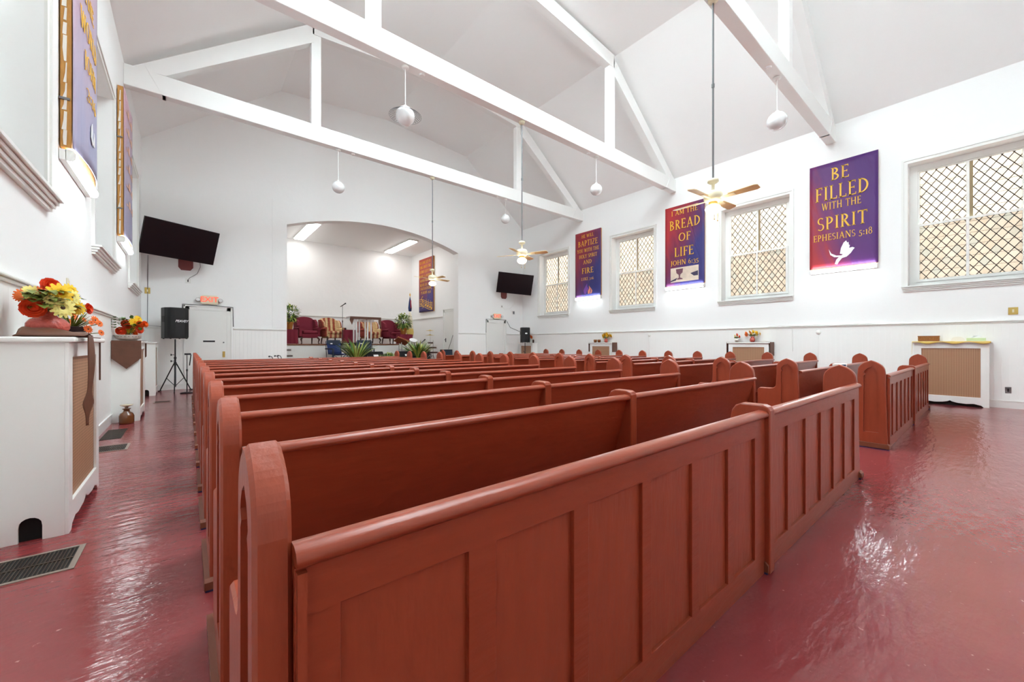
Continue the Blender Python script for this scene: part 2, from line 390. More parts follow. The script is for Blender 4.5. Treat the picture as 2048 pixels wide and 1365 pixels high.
for xa, xb, zf, sks in FILL_OPENINGS:                                   # unseen roof openings, added to let in fill daylight
    mb = MB().prism([(xa, YB), (xb, YB), (xb, YF+.35), (xa, YF+.35)], 'z', 0, .2, [[(a, c), (b, c), (b, d), (a, d)] for a, b, c, d in sks])
    cm.add([(x, y, z+zf(x)) for x, y, z in mb.v], mb.f)
    for a, b, c, d in sks:
        o = struct('window_%d' % wn_, ((a+b)/2, (c+d)/2, 0)); wn_ += 1; hx, hy = (b-a)/2, (d-c)/2  # numbered with the windows, but an opening added for fill light
        nb = max(1, round(hy*2/1.1)); st_ = hy*2/nb
        fm = MB().prism([(-hx-.03, -hy-.03), (hx+.03, -hy-.03), (hx+.03, hy+.03), (-hx-.03, hy+.03)], 'z', .1, .17, [[(-hx+.03, -hy+st_*k+.03), (hx-.03, -hy+st_*k+.03), (hx-.03, -hy+st_*(k+1)-.03), (-hx+.03, -hy+st_*(k+1)-.03)] for k in range(nb)])
        fm.v = [(x, y, z+zf(x+(a+b)/2)) for x, y, z in fm.v]; fm.build('fill_opening_frame', M['trim'], o)
s1('ceiling', cm, M['ceiling'])
# alcove behind the arch
SX0, SX1, SY1, SZ = 2.15, 8.9, 18.98, 5.73
s1('wall_stage_back', MB().box(SX0-.1, SX1+.1, SY1, SY1+.12, 0, SZ+.1), M['plaster'])
s1('wall_stage_right', MB().box(SX1, SX1+.12, YF+.35, SY1, 0, SZ+.1), M['plaster'])
s1('wall_stage_left', MB().box(SX0-.12, SX0, YF+.35, SY1, 0, SZ+.1), M['plaster'])
s1('ceiling_stage', MB().box(SX0, SX1, YF+.35, SY1, SZ, SZ+.1), M['ceiling'])
DAIS, STG = .45, 1.25
s1('floor_dais', MB().box(SX0, SX1, YF-.85, SY1, 0, DAIS), M['stagefloor'])
PFX, PFY = 7.6, 15.95
o = struct('floor_platform')
MB().box(SX0, PFX, PFY, SY1, DAIS, STG-.05).build('platform_face', M['trim'], o)
MB().box(SX0, PFX+.03, PFY-.03, SY1, STG-.05, STG).build('platform_top', M['brownwood'], o)
st = struct('floor_steps')
for k in range(3):
    y1 = PFY-.02-.27*k; z = STG-.2*(k+1)
    MB().box(SX0, 2.78, y1-.27, y1, DAIS, z-.035).build('riser', M['trim'], st)
    MB().box(SX0, 2.80, y1-.30, y1, z-.035, z).build('tread', M['darkwood'], st)

# wainscot boarding, chair rails and baseboards of the two long walls and the front wall
RZ = {'R': -PI/2, 'L': PI/2, 'F': 0}
def wainscot(name, wall, L0, L1, z0=.14, z1=1.66):
    """thin boarding in a local frame: x along the wall, y into it"""
    o = struct(name)
    if wall == 'R': o.location = (XR, 0, 0); a, b = -L1, -L0
    elif wall == 'L': o.location = (XL, 0, 0); a, b = L0, L1
    else: o.location = (0, YF, 0); a, b = L0, L1
    o.rotation_euler = (0, 0, RZ[wall])
    MB().box(a, b, -.012, 0, z0, z1).build('boarding', M['bead'], o)
    MB().box(a, b, -.028, 0, z1, z1+.028).box(a, b, -.045, 0, z1+.028, z1+.05).build('chair_rail', M['trim'], o, bevel=.006)
    return o
def baseboard(name, wall, L0, L1):
    if wall == 'R': mb = MB().box(XR-.024, XR, L0, L1, 0, .13).box(XR-.032, XR, L0, L1, .13, .15)
    elif wall == 'L': mb = MB().box(XL, XL+.024, L0, L1, 0, .13).box(XL, XL+.032, L0, L1, .13, .15)
    else: mb = MB().box(L0, L1, YF-.024, YF, 0, .13).box(L0, L1, YF-.032, YF, .13, .15)
    return s1(name, mb, M['trim'])
wainscot('trim_1', 'R', YB, YF-.012); wainscot('trim_2', 'L', YB, YF-.012)
wainscot('trim_3', 'F', 1.03, ax0-.02); wainscot('trim_4', 'F', ax1+.02, 10.13); wainscot('trim_5', 'F', 11.3, XR-.05); wainscot('trim_6', 'F', XL+.05, -.1)
baseboard('baseboard_right', 'R', YB, YF-.02); baseboard('baseboard_left', 'L', YB, YF-.02)
baseboard('baseboard_front', 'F', XL+.04, -.1)
# raised border round the arch
s1('trim_7', MB().prism([(ax1+.001, 1.75), (9.17, 1.75), (9.17, 5.76), (2.02, 5.76), (2.02, 1.75), (ax0-.001, 1.75)]+[(x, z) for x, z in archpts], 'y', YF-.018, YF), M['plaster'])
# stage chair rails
s1('trim_8', MB().box(SX0, SX1, SY1-.04, SY1, 2.46, 2.52), M['trim'], bevel=.006)
s1('trim_9', MB().box(SX1-.04, SX1, 15.72, SY1-.04, 2.46, 2.52), M['trim'], bevel=.006)

# ------------------------------------------------------------------ windows
def clip(x0, x1, z0, z1, p, d):
    t0, t1 = -1e9, 1e9
    for a, b, lo, hi in ((p[0], d[0], x0, x1), (p[1], d[1], z0, z1)):
        if abs(b) < 1e-9:
            if a < lo or a > hi: return None
        else:
            u, v = sorted(((lo-a)/b, (hi-a)/b)); t0 = max(t0, u); t1 = min(t1, v)
    return (t0, t1) if t1-t0 > .01 else None
def lattice(mb, x0, x1, z0, z1, y, w=.0068):
    for sg in (1, -1):
        for k in range(-80, 81):
            # lines x/.15 (+-) z/.21 = k
            c = k*.15; p = (c, 0); d = (-sg*.15, .21)
            ln = math.hypot(*d); d = (d[0]/ln, d[1]/ln)
            t = clip(x0, x1, z0, z1, p, d)
            if not t: continue
            a = (p[0]+d[0]*t[0], p[1]+d[1]*t[0]); b = (p[0]+d[0]*t[1], p[1]+d[1]*t[1]); nx, nz = -d[1]*w, d[0]*w
            mb.prism([(a[0]+nx, a[1]+nz), (b[0]+nx, b[1]+nz), (b[0]-nx, b[1]-nz), (a[0]-nx, a[1]-nz)], 'y', y-.006, y)
    z = z0+.18
    while z < z1-.05:
        mb.box(x0, x1, y-.004, y, z-.0025, z+.0025); z += .235
def window(n, wall, c, clear=False):
    o = struct('window_%d' % n, (XR if wall == 'R' else XL, c, 0), RZ[wall])
    hw, z0, z1 = .86, 2.52, 5.22
    cs = MB()
    cs.prism([(-hw-.1, z0), (hw+.1, z0), (hw+.1, z1+.1), (-hw-.1, z1+.1)], 'y', -.02, 0, [[(-hw, z0), (hw, z0), (hw, z1), (-hw, z1)]])
    cs.prism([(-hw-.1, z0), (hw+.1, z0), (hw+.1, z1+.1), (-hw-.1, z1+.1)], 'y', -.035, -.02, [[(-hw-.06, z0), (hw+.06, z0), (hw+.06, z1+.06), (-hw-.06, z1+.06)]])
    cs.build('casing', M['trim'], o)
    sl = MB().box(-hw-.1, hw+.1, -.10, .22, z0-.025, z0)
    for k, (a, b) in enumerate(((-.075, .03), (-.055, .03), (-.035, .04))):
        sl.box(-hw-.09+.01*k, hw+.09-.01*k, a, 0, z0-.025-.032*(k+1), z0-.025-.032*k-.004)
    sl.build('sill', M['trim'], o)
    gx, g0, g1, mr = .70, 2.68, 5.06, 3.87
    fr = MB().prism([(-hw, z0), (hw, z0), (hw, z1), (-hw, z1)], 'y', .26, .34, [[(-gx-.03, g0-.03), (gx+.03, g0-.03), (gx+.03, g1+.03), (-gx-.03, g1+.03)]])
    fr.prism([(-gx-.06, g0-.06), (gx+.06, g0-.06), (gx+.06, mr+.03), (-gx-.06, mr+.03)], 'y', .24, .262, [[(-gx, g0), (-.022, g0), (-.022, mr-.02), (-gx, mr-.02)], [(.022, g0), (gx, g0), (gx, mr-.02), (.022, mr-.02)]])
    fr.prism([(-gx-.06, mr), (gx+.06, mr), (gx+.06, g1+.06), (-gx-.06, g1+.06)], 'y', .285, .31, [[(-gx, mr+.03), (-.022, mr+.03), (-.022, g1), (-gx, g1)], [(.022, mr+.03), (gx, mr+.03), (gx, g1), (.022, g1)]])
    fr.build('sash_frame', M['trim'], o)
    MB().box(.024, .07, .292, .298, mr+.03, g1).build('dark_strip', M['olive_strip'], o)  # olive-brown strip right of the mullion in the upper sash
    for (a, b) in ((-gx, -.022), (.022, gx)):
        for (c0, c1, y) in ((g0, mr-.02, .255), (mr+.03, g1, .30)):
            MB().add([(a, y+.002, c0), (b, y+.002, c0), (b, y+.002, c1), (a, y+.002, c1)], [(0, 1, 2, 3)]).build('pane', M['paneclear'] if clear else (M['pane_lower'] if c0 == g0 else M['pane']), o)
            lm = MB(); lattice(lm, a, b, c0, c1, y); lm.build('lead_lattice', M['lead'], o)
k = 1
for c in WC[1:]: window(k, 'R', c); k += 1
for c in WC[1:]: window(k, 'L', c, True); k += 1

# ------------------------------------------------------------------ doors
def door(n, x0, x1, y, zt, z0=0, wall='F', knob=True):
    o = struct('door_%d' % n, (0, 0, 0))
    if wall == 'F':
        bx = lambda mb, a, b, d0, d1, e, f_: mb.box(a, b, y-d1, y-d0, e, f_)
    else:
        bx = lambda mb, a, b, d0, d1, e, f_: mb.box(y-d1, y-d0, a, b, e, f_)
    cs = MB()
    for a, b, e, f_ in ((x0, x0+.12, z0, zt), (x1-.12, x1, z0, zt), (x0, x1, zt-.13, zt)): bx(cs, a, b, 0, .028, e, f_)
    for a, b, e, f_ in ((x0-.0, x0+.03, z0, zt), (x1-.03, x1, z0, zt), (x0, x1, zt-.03, zt)): bx(cs, a, b, .028, .045, e, f_)
    cs.build('casing', M['trim'], o)
    sb = MB(); bx(sb, x0+.12, x1-.12, 0, .012, z0, zt-.13); sb.build('slab', M['trim'], o)
    return o
d = door(1, -.09, 1.0, YF, 2.33)
MB().box(.33, .60, YF-.018, YF-.011, 1.30, 1.345).build('name_plate', M['black'], d)
MB().box(.775, .835, YF-.022, YF-.011, .86, 1.03).cyl((.805, YF-.02, .97), (.805, YF-.07, .97), .025).build('door_handle', M['brass'], d)
MB().cyl((.80, YF-.012, 1.29), (.80, YF-.03, 1.29), .02).build('deadbolt', M['wire'], d)
door(2, 10.16, 11.28, YF, 2.33)
d = door(3, 14.72, 15.70, SX1, 2.80, DAIS, 'S')
MB().box(SX1-.03, SX1-.011, 15.46, 15.50, 1.33, 1.5).cyl((SX1-.02, 15.48, 1.43), (SX1-.08, 15.48, 1.43), .012).cyl((SX1-.08, 15.5, 1.43), (SX1-.08, 15.38, 1.43), .011).build('door_handle', M['black'], d)

# ------------------------------------------------------------------ roof trusses
def truss(y, lab):
    t = thing('roof_truss', lab, 'roof truss', (0, y, 0), 0, 'white roof trusses')
    h = .1
    MB().box(XL, XR, -h, h, 6.2, 6.6).build('tie_beam', M['beam'], t, bevel=.012)
    for sx in (-1, 1):
        X = lambda d: XC+sx*d
        px = 3.25
        lo, hi = sorted((X(px-.11), X(px+.11)))
        MB().box(lo, hi, -.09, .09, 6.6, 8.8).build('post', M['beam'], t, bevel=.01)
        # lower rafter: hugs the ceiling with a small shadow gap
        s_ = (9.2-EAVE)/(3.19)      # slope of the lower ceiling
        zc = lambda d: 9.2-(d-3.435)*s_ if d > 3.435 else 9.2+(3.435-d)*(.32/3.435)
        g = .16
        P = [(X(6.5), zc(6.5)-g), (X(3.3), zc(3.435)-g+.02), (X(3.3), 8.60), (X(6.02), 6.60), (X(6.5), 6.58)]
        MB().prism(P, 'y', -h, h).build('rafter', M['beam'], t)
        MB().prism([(X(6.02), 6.2), (X(6.07), 6.2), (X(6.32), 6.66), (X(6.27), 6.68)], 'y', -h-.008, h+.008).build('iron_strap', M['beam'], t)
    P = [(XC-3.33, 8.78), (XC, 9.08), (XC+3.33, 8.78), (XC+3.33, 9.13), (XC, 9.44), (XC-3.33, 9.13)]
    MB().prism(P, 'y', -h, h).build('straining_beam', M['beam'], t)
    for dx in (-2.6, 2.6):
        MB().cyl((XC+dx-.25*(1 if dx > 0 else -1), 0, 6.2), (XC+dx-.25*(1 if dx > 0 else -1), 0, 6.17), .05, .045).build('beam_plug', M['beam'], t)
    return t
TY = [10.58, 6.66, 2.55, -1.4]
truss(TY[0], 'white queen post roof truss nearest the front gable wall')
truss(TY[1], 'middle white roof truss crossing the nave between front and near truss')
truss(TY[2], 'white roof truss nearest the viewer above the purple spirit banner')

# ------------------------------------------------------------------ pews
END = [(0, 0), (.50, 0), (.505, .585), (.495, .612), (.475, .628), (.33, .632), (.298, .642), (.281, .664), (.275, .70), (.268, .90)]
_bz = lambda t, x0, x1: ((1-t)**2*x0+2*t*(1-t)*x1+t*t*.146, (1-t)**2*.935+2*t*(1-t)*1.012+t*t*1.052)
END += [_bz(k/10, .266, .258) for k in range(11)]
END += [_bz(k/10, .022, .031) for k in range(9, -1, -1)]+[(.018, .90)]
SLOT = [(.075, .19), (.215, .19), (.212, .865), (.196, .885), (.212, .905), (.205, .925), (.185, .95), (.146, .972), (.107, .95), (.087, .925), (.08, .905), (.096, .885), (.08, .865)]
def end_mesh(sgn):
    """x=0 is the outward face; the body extends towards +x*sgn"""
    n = len(END); a = offset_poly(END, .008); mb = MB()
    def layer(x0, x1, P0, P1, holes=()):
        k = MB().prism(END, 'x', x0, x1, holes); N = len(k.v)//2
        for i in range(n): k.v[i] = (x0, *P0[i]); k.v[N+i] = (x1, *P1[i])
        mb.add(k.v, k.f)
    s_ = sgn
    layer(0, s_*.008, a, END, [SLOT]); layer(s_*.008, s_*.02, END, END, [SLOT]); layer(s_*.02, s_*.054, END, END); layer(s_*.054, s_*.062, END, a)
    return mb
def panels(x0, x1, fixed=None):
    if fixed: return fixed
    n = 6; pw = .288; p0 = x0+.07; pitch = (x1-.07-pw-p0)/(n-1)
    return [(p0+pitch*k, p0+pitch*k+pw) for k in range(n)]
def make_pew(L, xd, lab, group, last, fixed=(None, None)):
    """L whole length, xd centre of the divider; local y=0 is the back face"""
    t = thing('pew', lab, 'pew', (0, 0, 0), 0, group)
    end_mesh(1).build('end_panel', M['pewend'], t)
    end_mesh(-1).build('end_panel', M['pewend'], t, loc=(L, 0, 0))
    dv = [(-.025, 0), (-.025, .885), (-.012, .905), (.012, .914), (.12, .914), (.15, .90), (.17, .87), (.24, .50), (.46, .455), (.48, .43), (.48, 0)]
    MB().prism(dv, 'x', xd-.036, xd+.036).build('divider', M['pewend'], t, bevel=.008)
    for q, (a, b) in enumerate(((.062, xd-.036), (xd+.036, L-.062))):
        # rounded top rail
        pr = [(-.016, .853), (-.02, .866), (-.012, .879), (.005, .886), (.03, .886), (.045, .878), (.05, .862), (.046, .85)]
        mb = MB(); vs = [(x, y, z) for x in (a, b) for y, z in pr]; n = len(pr)
        mb.add(vs, [(k, (k+1) % n, n+(k+1) % n, n+k) for k in range(n)], 0, True); mb.add(vs, [tuple(range(n)), tuple(range(n, 2*n))])
        mb.build('top_rail', M['pew'], t)
        MB().prism([(.012, .855), (.042, .855), (.155, .46), (.155, .40), (.125, .40)], 'x', a, b).build('backrest', M['pew'], t)
        MB().box(a, b, .13, .50, .42, .455).box(a, b, .46, .48, .36, .42).build('seat', M['pew'], t, bevel=.006)
        if last:
            hs = [[(u, .12), (v, .12), (v, .756), (u, .756)] for u, v in panels(a, b, fixed[q])]
            sm = MB().prism([(a, .0), (b, .0), (b, .846), (a, .846)], 'y', 0, .016, hs)
            sm.box(a, b, .002, .016, .846, .856)
            sc = sm.build('back_screen', M['pew'], t, bevel=.002)
            for u, v in panels(a, b, fixed[q]):
                MB().box(u-.004, v+.004, .0135, .02, .116, .76).build('panel', M['pewend'], sc)
            if q == 0: MB().box(a+.002, a+.018, -.014, 0, 0, .842).build('cover_strip', M['pewend'], t)
    for x0, x1 in ((-.022, .07), (xd-.05, xd+.05), (L-.07, L+.022)):
        MB().prism([(-.02, .012), (.54, .012), (.54, .05), (.525, .065), (-.005, .065), (-.02, .05)], 'x', x0, x1).build('plinth', M['plinth'], t)
        MB().box(x0+.004, x1-.004, -.015, .53, 0, .012).build('floor_pad', M['pad'], t)
    return t
ORD = ['rearmost', 'second', 'third', 'fourth', 'fifth', 'sixth', 'seventh', 'eighth', 'ninth', 'tenth', 'eleventh', 'twelfth', 'frontmost']
PITCH, Y0 = .864, .79
CX0, CX1, CXD = .085, 4.86, 2.465
RX0, RX1, RXD = 6.345, 11.05, 8.70
f0 = [(.226, .516), (.598, .886), (.955, 1.247), (1.308, 1.61), (1.671, 1.959), (2.026, 2.289)]
f1 = [(2.525, 2.808), (2.875, 3.165), (3.238, 3.528), (3.597, 3.887), (3.953, 4.243), (4.324, 4.614)]
sh = lambda L_: [(a-CX0, b-CX0) for a, b in L_]
def pew_label(blk, i):
    if i == 0: return 'rearmost red brown %s pew with a panelled back' % blk
    if i == 12: return 'frontmost red brown pew of the %s, nearest the stage' % blk
    return 'red brown %s pew, %s row counted from the panelled rear pew' % (blk, ORD[i])
for blk, x0, x1, xd, grp, fx in (('centre block', CX0, CX1, CXD, 'pews of the centre block', (sh(f0), sh(f1))), ('right block', RX0, RX1, RXD, 'pews of the right block', (None, None))):
    p = make_pew(x1-x0, xd-x0, pew_label(blk, 0), grp, True, fx); p.location = (x0, Y0, 0)
    p = make_pew(x1-x0, xd-x0, pew_label(blk, 1), grp, False); p.location = (x0, Y0+PITCH, 0)
    for i in range(2, 13): dup(p, (x0, Y0+PITCH*i, 0), pew_label(blk, i))

# ------------------------------------------------------------------ lettering (a broad-pen capital alphabet drawn stroke by stroke)
T_, H_ = .135, .075        # thick and thin stroke
def _v(x, a=0, b=1, w=T_, s0=True, s1=True):
    o = [('l', x, a, x, b, w)]
    if s0: o.append(('l', x-.13, a+.025, x+.13, a+.025, .05))
    if s1: o.append(('l', x-.13, b-.025, x+.13, b-.025, .05))
    return o
def _d(x0, y0, x1, y1, w): return [('l', x0, y0, x1, y1, w)]
def _a(cx, cy, rx, ry, a0, a1, w=T_): return [('a', cx, cy, rx, ry, a0, a1, w)]
GL = {
 'A': (.86, _d(.12,0,.43,1,H_)+_d(.43,1,.74,0,T_)+_d(.2,.34,.66,.34,.06)+_d(.02,.025,.24,.025,.05)+_d(.62,.025,.86,.025,.05)),
 'B': (.68, _v(.16)+_a(.16,.75,.33,.22,-90,90)+_a(.16,.27,.40,.24,-90,90)),
 'C': (.74, _a(.42,.5,.33,.47,45,315)),
 'D': (.80, _v(.16)+_a(.18,.5,.50,.46,-90,90)),
 'E': (.62, _v(.16)+_d(.1,.965,.54,.965,.07)+_d(.1,.035,.58,.035,.07)+_d(.16,.52,.46,.52,.06)+_d(.54,1,.54,.84,.05)+_d(.58,0,.58,.18,.05)+_d(.46,.6,.46,.44,.05)),
 'F': (.58, _v(.16)+_d(.1,.965,.53,.965,.07)+_d(.16,.52,.44,.52,.06)+_d(.53,1,.53,.82,.05)+_d(.44,.6,.44,.44,.05)),
 'G': (.80, _a(.42,.5,.34,.47,45,340)+_d(.70,.0,.70,.42,T_)),
 'H': (.86, _v(.16)+_v(.70)+_d(.16,.52,.70,.52,.06)),
 'I': (.34, _v(.17)), 'J': (.40, _v(.24,.05,1,T_,False)+_a(.09,.06,.15,.22,-110,0,.09)),
 'K': (.76, _v(.16)+_d(.2,.45,.62,1,.07)+_d(.3,.56,.68,0,T_)+_d(.5,.975,.74,.975,.05)+_d(.56,.025,.78,.025,.05)),
 'L': (.60, _v(.16)+_d(.1,.035,.56,.035,.07)+_d(.56,0,.56,.2,.05)),
 'M': (1.0, _v(.14,0,1,.08)+_v(.86)+_d(.16,1,.5,.12,T_)+_d(.5,.12,.84,1,.07)),
 'N': (.88, _v(.14,0,1,.08)+_v(.74,0,1,.08,False)+_d(.16,1,.74,0,T_)),
 'O': (.86, _a(.43,.5,.35,.47,0,360)), 'P': (.62, _v(.16)+_a(.16,.71,.36,.26,-90,90)),
 'R': (.72, _v(.16)+_a(.16,.73,.34,.24,-90,90)+_d(.3,.5,.64,0,T_)+_d(.54,.025,.76,.025,.05)),
 'S': (.56, _a(.29,.73,.20,.235,35,270,.11)+_a(.28,.26,.22,.235,-145,90,.11)),
 'T': (.72, _v(.36,0,1,T_,True,False)+_d(.04,.965,.68,.965,.07)+_d(.05,1,.05,.82,.05)+_d(.67,1,.67,.82,.05)),
 'U': (.80, _v(.15,.3,1,T_,False)+_v(.66,.3,1,.08,False)+_a(.405,.3,.255,.27,180,360,.1)),
 'V': (.80, _d(.12,1,.40,0,T_)+_d(.40,0,.68,1,H_)+_d(.0,.975,.26,.975,.05)+_d(.56,.975,.8,.975,.05)),
 'W': (1.14, _d(.12,1,.34,0,T_)+_d(.34,0,.57,.95,H_)+_d(.57,.95,.79,0,T_)+_d(.79,0,1.02,1,H_)+_d(.0,.975,.26,.975,.05)+_d(.9,.975,1.14,.975,.05)),
 'X': (.8, _d(.12,1,.68,0,T_)+_d(.12,0,.68,1,H_)), 'Y': (.76, _v(.38,0,.48,T_,True,False)+_d(.1,1,.38,.45,T_)+_d(.38,.45,.66,1,H_)+_d(.0,.975,.22,.975,.05)+_d(.54,.975,.76,.975,.05)),
 'Z': (.68, _d(.08,.965,.6,.965,.07)+_d(.08,.035,.62,.035,.07)+_d(.58,.96,.1,.04,T_)),
 '1': (.36, _v(.18,0,.72,T_,True,False)+_d(.06,.66,.18,.72,.05)), '3': (.5, _a(.22,.5,.19,.21,-80,150,.09)+_a(.22,.1,.22,.22,-150,80,.09)),
 '5': (.5, _a(.2,.12,.22,.24,-150,120,.1)+_d(.12,.33,.14,.72,.07)+_d(.12,.69,.42,.69,.08)), '6': (.54, _a(.27,.26,.2,.25,0,360,.1)+_a(.42,.35,.34,.6,100,180,.09)),
 '8': (.52, _a(.26,.76,.16,.21,0,360,.09)+_a(.26,.28,.21,.26,0,360,.1)), '9': (.54, _a(.27,.48,.2,.24,0,360,.1)+_a(.12,.4,.34,.58,-80,0,.09)),
 ':': (.26, _d(.13,.04,.13,.18,.14)+_d(.13,.46,.13,.6,.14)), ' ': (.34, []), "'": (.2, _d(.1,.75,.08,1,.1)),
}
def text_mb(mb, s, x0, x1, z0, z1, y, mi=0, d=.004):
    """letters of string s filling the box x0..x1, z0..z1 on the plane y (facing -y)"""
    wtot = sum(GL[c][0] for c in s)+.09*(len(s)-1); kx = (x1-x0)/wtot; kz = z1-z0; x = x0
    def bar(a, b, c, e, w):
        a, b, c, e = x+a*kx, z0+b*kz, x+c*kx, z0+e*kz
        dx, dz = c-a, e-b; ln = math.hypot(dx, dz) or 1; w2 = w*.5*math.hypot(kz*dx/ln, kx*dz/ln)
        nx, nz = -dz/ln*w2, dx/ln*w2
        mb.prism([(a+nx, b+nz), (a-nx, b-nz), (c-nx, e-nz), (c+nx, e+nz)], 'y', y-d, y, mi=mi)
    for ch in s:
        w, st = GL[ch]
        for q in st:
            if q[0] == 'l': bar(*q[1:])
            else:
                _, cx, cy, rx, ry, a0, a1, ww = q; n = max(6, int(abs(a1-a0)/18)); ov = []; iv = []
                for k in range(n+1):
                    t = math.radians(a0+(a1-a0)*k/n); c_, s_ = math.cos(t), math.sin(t)
                    th = ww*(.55+.45*abs(c_))/2
                    ov.append((x+(cx+(rx+th)*c_)*kx, z0+(cy+(ry+th*.8)*s_)*kz)); iv.append((x+(cx+(rx-th)*c_)*kx, z0+(cy+(ry-th*.8)*s_)*kz))
                for k in range(n): mb.prism([ov[k], ov[k+1], iv[k+1], iv[k]], 'y', y-d, y, mi=mi)
        x += (w+.09)*kx
def shape(mb, pts, x0, x1, z0, z1, y, mi=0, d=.004):
    mb.prism([(x0+(x1-x0)*p[0], z0+(z1-z0)*p[1]) for p in pts], 'y', y-d, y, mi=mi)

# ------------------------------------------------------------------ banners with their strip lights
BW, BZ0, BZ1 = 1.29, 3.13, 5.71
def banner(lab, loc, rz, fab, lines, w=BW, z0=BZ0, z1=BZ1, dep=.06, lm='gold', deco=None, sag=.0, edge='board'):
    o = thing('scripture_banner', lab, 'banner', loc, rz, 'scripture banners')
    MB().box(-w/2+.01, w/2-.01, -dep, -.012, z0, z1-.005).build('board', M[edge], o)
    yb = -dep-.006
    MB().sheet(lambda u, v: (-w/2+w*u, yb-.004-sag*math.sin(PI*u)*(1-v)-.002*math.sin(9*u+5*v), z0+(z1-z0)*v), 16, 20).build('cloth', fab, o, solid=.004)
    y = yb-.012
    if lines:
        H = z1-z0
        for s, xa, xb, zc, h in lines:
            mb = MB(); text_mb(mb, s, -w/2+w*xa, -w/2+w*xb, z1-H*(zc+h/2), z1-H*(zc-h/2), y); mb.build('lettering', M[lm], o)
    if deco: deco(o, w, z0, z1, y)
    if sag:
        for c in o.children:
            if c.name.split('.')[0] in ('lettering', 'gold_marks', 'white_figure_print'):
                for vt in c.data.vertices: vt.co.y -= sag*math.sin(PI*(vt.co.x/w+.5))*(1-(vt.co.z-z0)/(z1-z0))
    return o
def strip(lab, loc, rz, z=3.06, w=1.27):
    o = thing('strip_light', lab, 'light', (loc[0], loc[1], z), rz, 'strip lights under the banners')
    MB().box(-w/2, w/2, -.05, -.004, -.05, .05).build('housing', M['trim'], o)
    a = [(-.048, -.05), (-.09, -.045), (-.108, -.02), (-.108, .02), (-.09, .045), (-.048, .05)]
    df = MB().prism(a, 'x', -w/2+.02, w/2-.02, mi=1)
    for q, f in enumerate(df.f):
        if all(df.v[i][1] < -.089 for i in f): df.mi[q] = 0
    df.build('diffuser', [M['tube'], M['tubeside']], o)
    for s_ in (-1, 1): MB().prism([(-.046, -.054), (-.094, -.049), (-.112, -.02), (-.112, .02), (-.094, .049), (-.046, .054)], 'x', s_*(w/2-.02), s_*w/2).build('end_cap', M['trim'], o)
    return o
fb1 = m_banner('purple_red_print', rgb(164, 44, 52), rgb(92, 36, 104), rgb(80, 34, 112), (.7, .45, -.25))
fb2 = m_banner('red_blue_print', rgb(178, 42, 48), rgb(122, 34, 66), rgb(50, 44, 112), (.75, -.6, .32))
fb3 = m_banner('crimson_indigo_print', rgb(150, 38, 54), rgb(112, 40, 80), rgb(46, 46, 112), (.7, -.75, .36))
fb4 = m_banner('glare_paled_violet_print', rgb(208, 164, 176), rgb(182, 162, 180), rgb(160, 160, 188), (.35, -.75, .55))  # violet cloth paled: grazing glare is put into its colour
fb5 = m_banner('orange_purple_print', rgb(170, 66, 44), rgb(130, 48, 62), rgb(66, 54, 120), (.35, -.9, .6))
def dove(o, w, z0, z1, y):
    mb = MB(); b = (-w/2+w*.3, -w/2+w*.68, z0+(z1-z0)*.02, z0+(z1-z0)*.235)
    shape(mb, [(.0, .72), (.1, .52), (.3, .4), (.5, .38), (.66, .5), (.8, .66), (.92, .68), (1, .63), (.93, .55), (.86, .44), (.7, .3), (.52, .26), (.4, .12), (.33, 0), (.24, .04), (.3, .22), (.4, .32), (.22, .34), (.06, .46)], *b, y)
    shape(mb, [(.44, .46), (.48, .7), (.58, .92), (.68, 1), (.72, .9), (.77, .92), (.78, .8), (.82, .78), (.78, .6), (.7, .5), (.56, .42)], *b, y-.002)
    mb.build('white_dove', M['white'], o)
def chalice(o, w, z0, z1, y):
    b = (-w/2+w*.15, -w/2+w*.86, z0+(z1-z0)*.045, z0+(z1-z0)*.225)
    MB().box(*b[:2], y-.003, y, *b[2:]).build('picture', mat('bread_picture_print', rgb(214, 196, 178), .6, var=.3, bscale=5), o)
    mb = MB(); shape(mb, [(.2, .9), (.46, .9), (.44, .62), (.36, .5), (.35, .3), (.44, .22), (.44, .16), (.24, .16), (.24, .22), (.31, .3), (.3, .5), (.22, .62)], *b, y-.003)
    mb.build('goblet', mat('goblet_print', rgb(112, 70, 84), .5), o)
    mb = MB(); shape(mb, [(0, .12), (.25, .3), (.2, .12), (.0, .04)], *b, y-.003); shape(mb, [(.72, .5), (.98, .62), (.98, .3), (.84, .3)], *b, y-.003)
    mb.build('dark_print', mat('dark_cloth_print', rgb(58, 50, 78), .6), o)  # dark cloth shapes printed in the picture
def flame(o, w, z0, z1, y):
    b = (-w/2+w*.33, -w/2+w*.68, z0+(z1-z0)*.03, z0+(z1-z0)*.2)
    mb = MB(); shape(mb, [(.1, .1), (.02, .4), (.2, .7), (.42, 1), (.46, .7), (.6, .5), (.4, .3), (.3, .05)], *b, y); mb.build('violet_flame', mat('violet_print', rgb(120, 70, 160), .5), o)
    mb = MB(); shape(mb, [(.52, .05), (.5, .3), (.66, .52), (.62, .78), (.82, .55), (.78, .3), (.68, .05)], *b, y); shape(mb, [(.76, .05), (.86, .3), (.84, .55), (1, .3), (.92, .08)], *b, y)
    mb.build('orange_flame', mat('orange_print', rgb(226, 140, 110), .5), o)
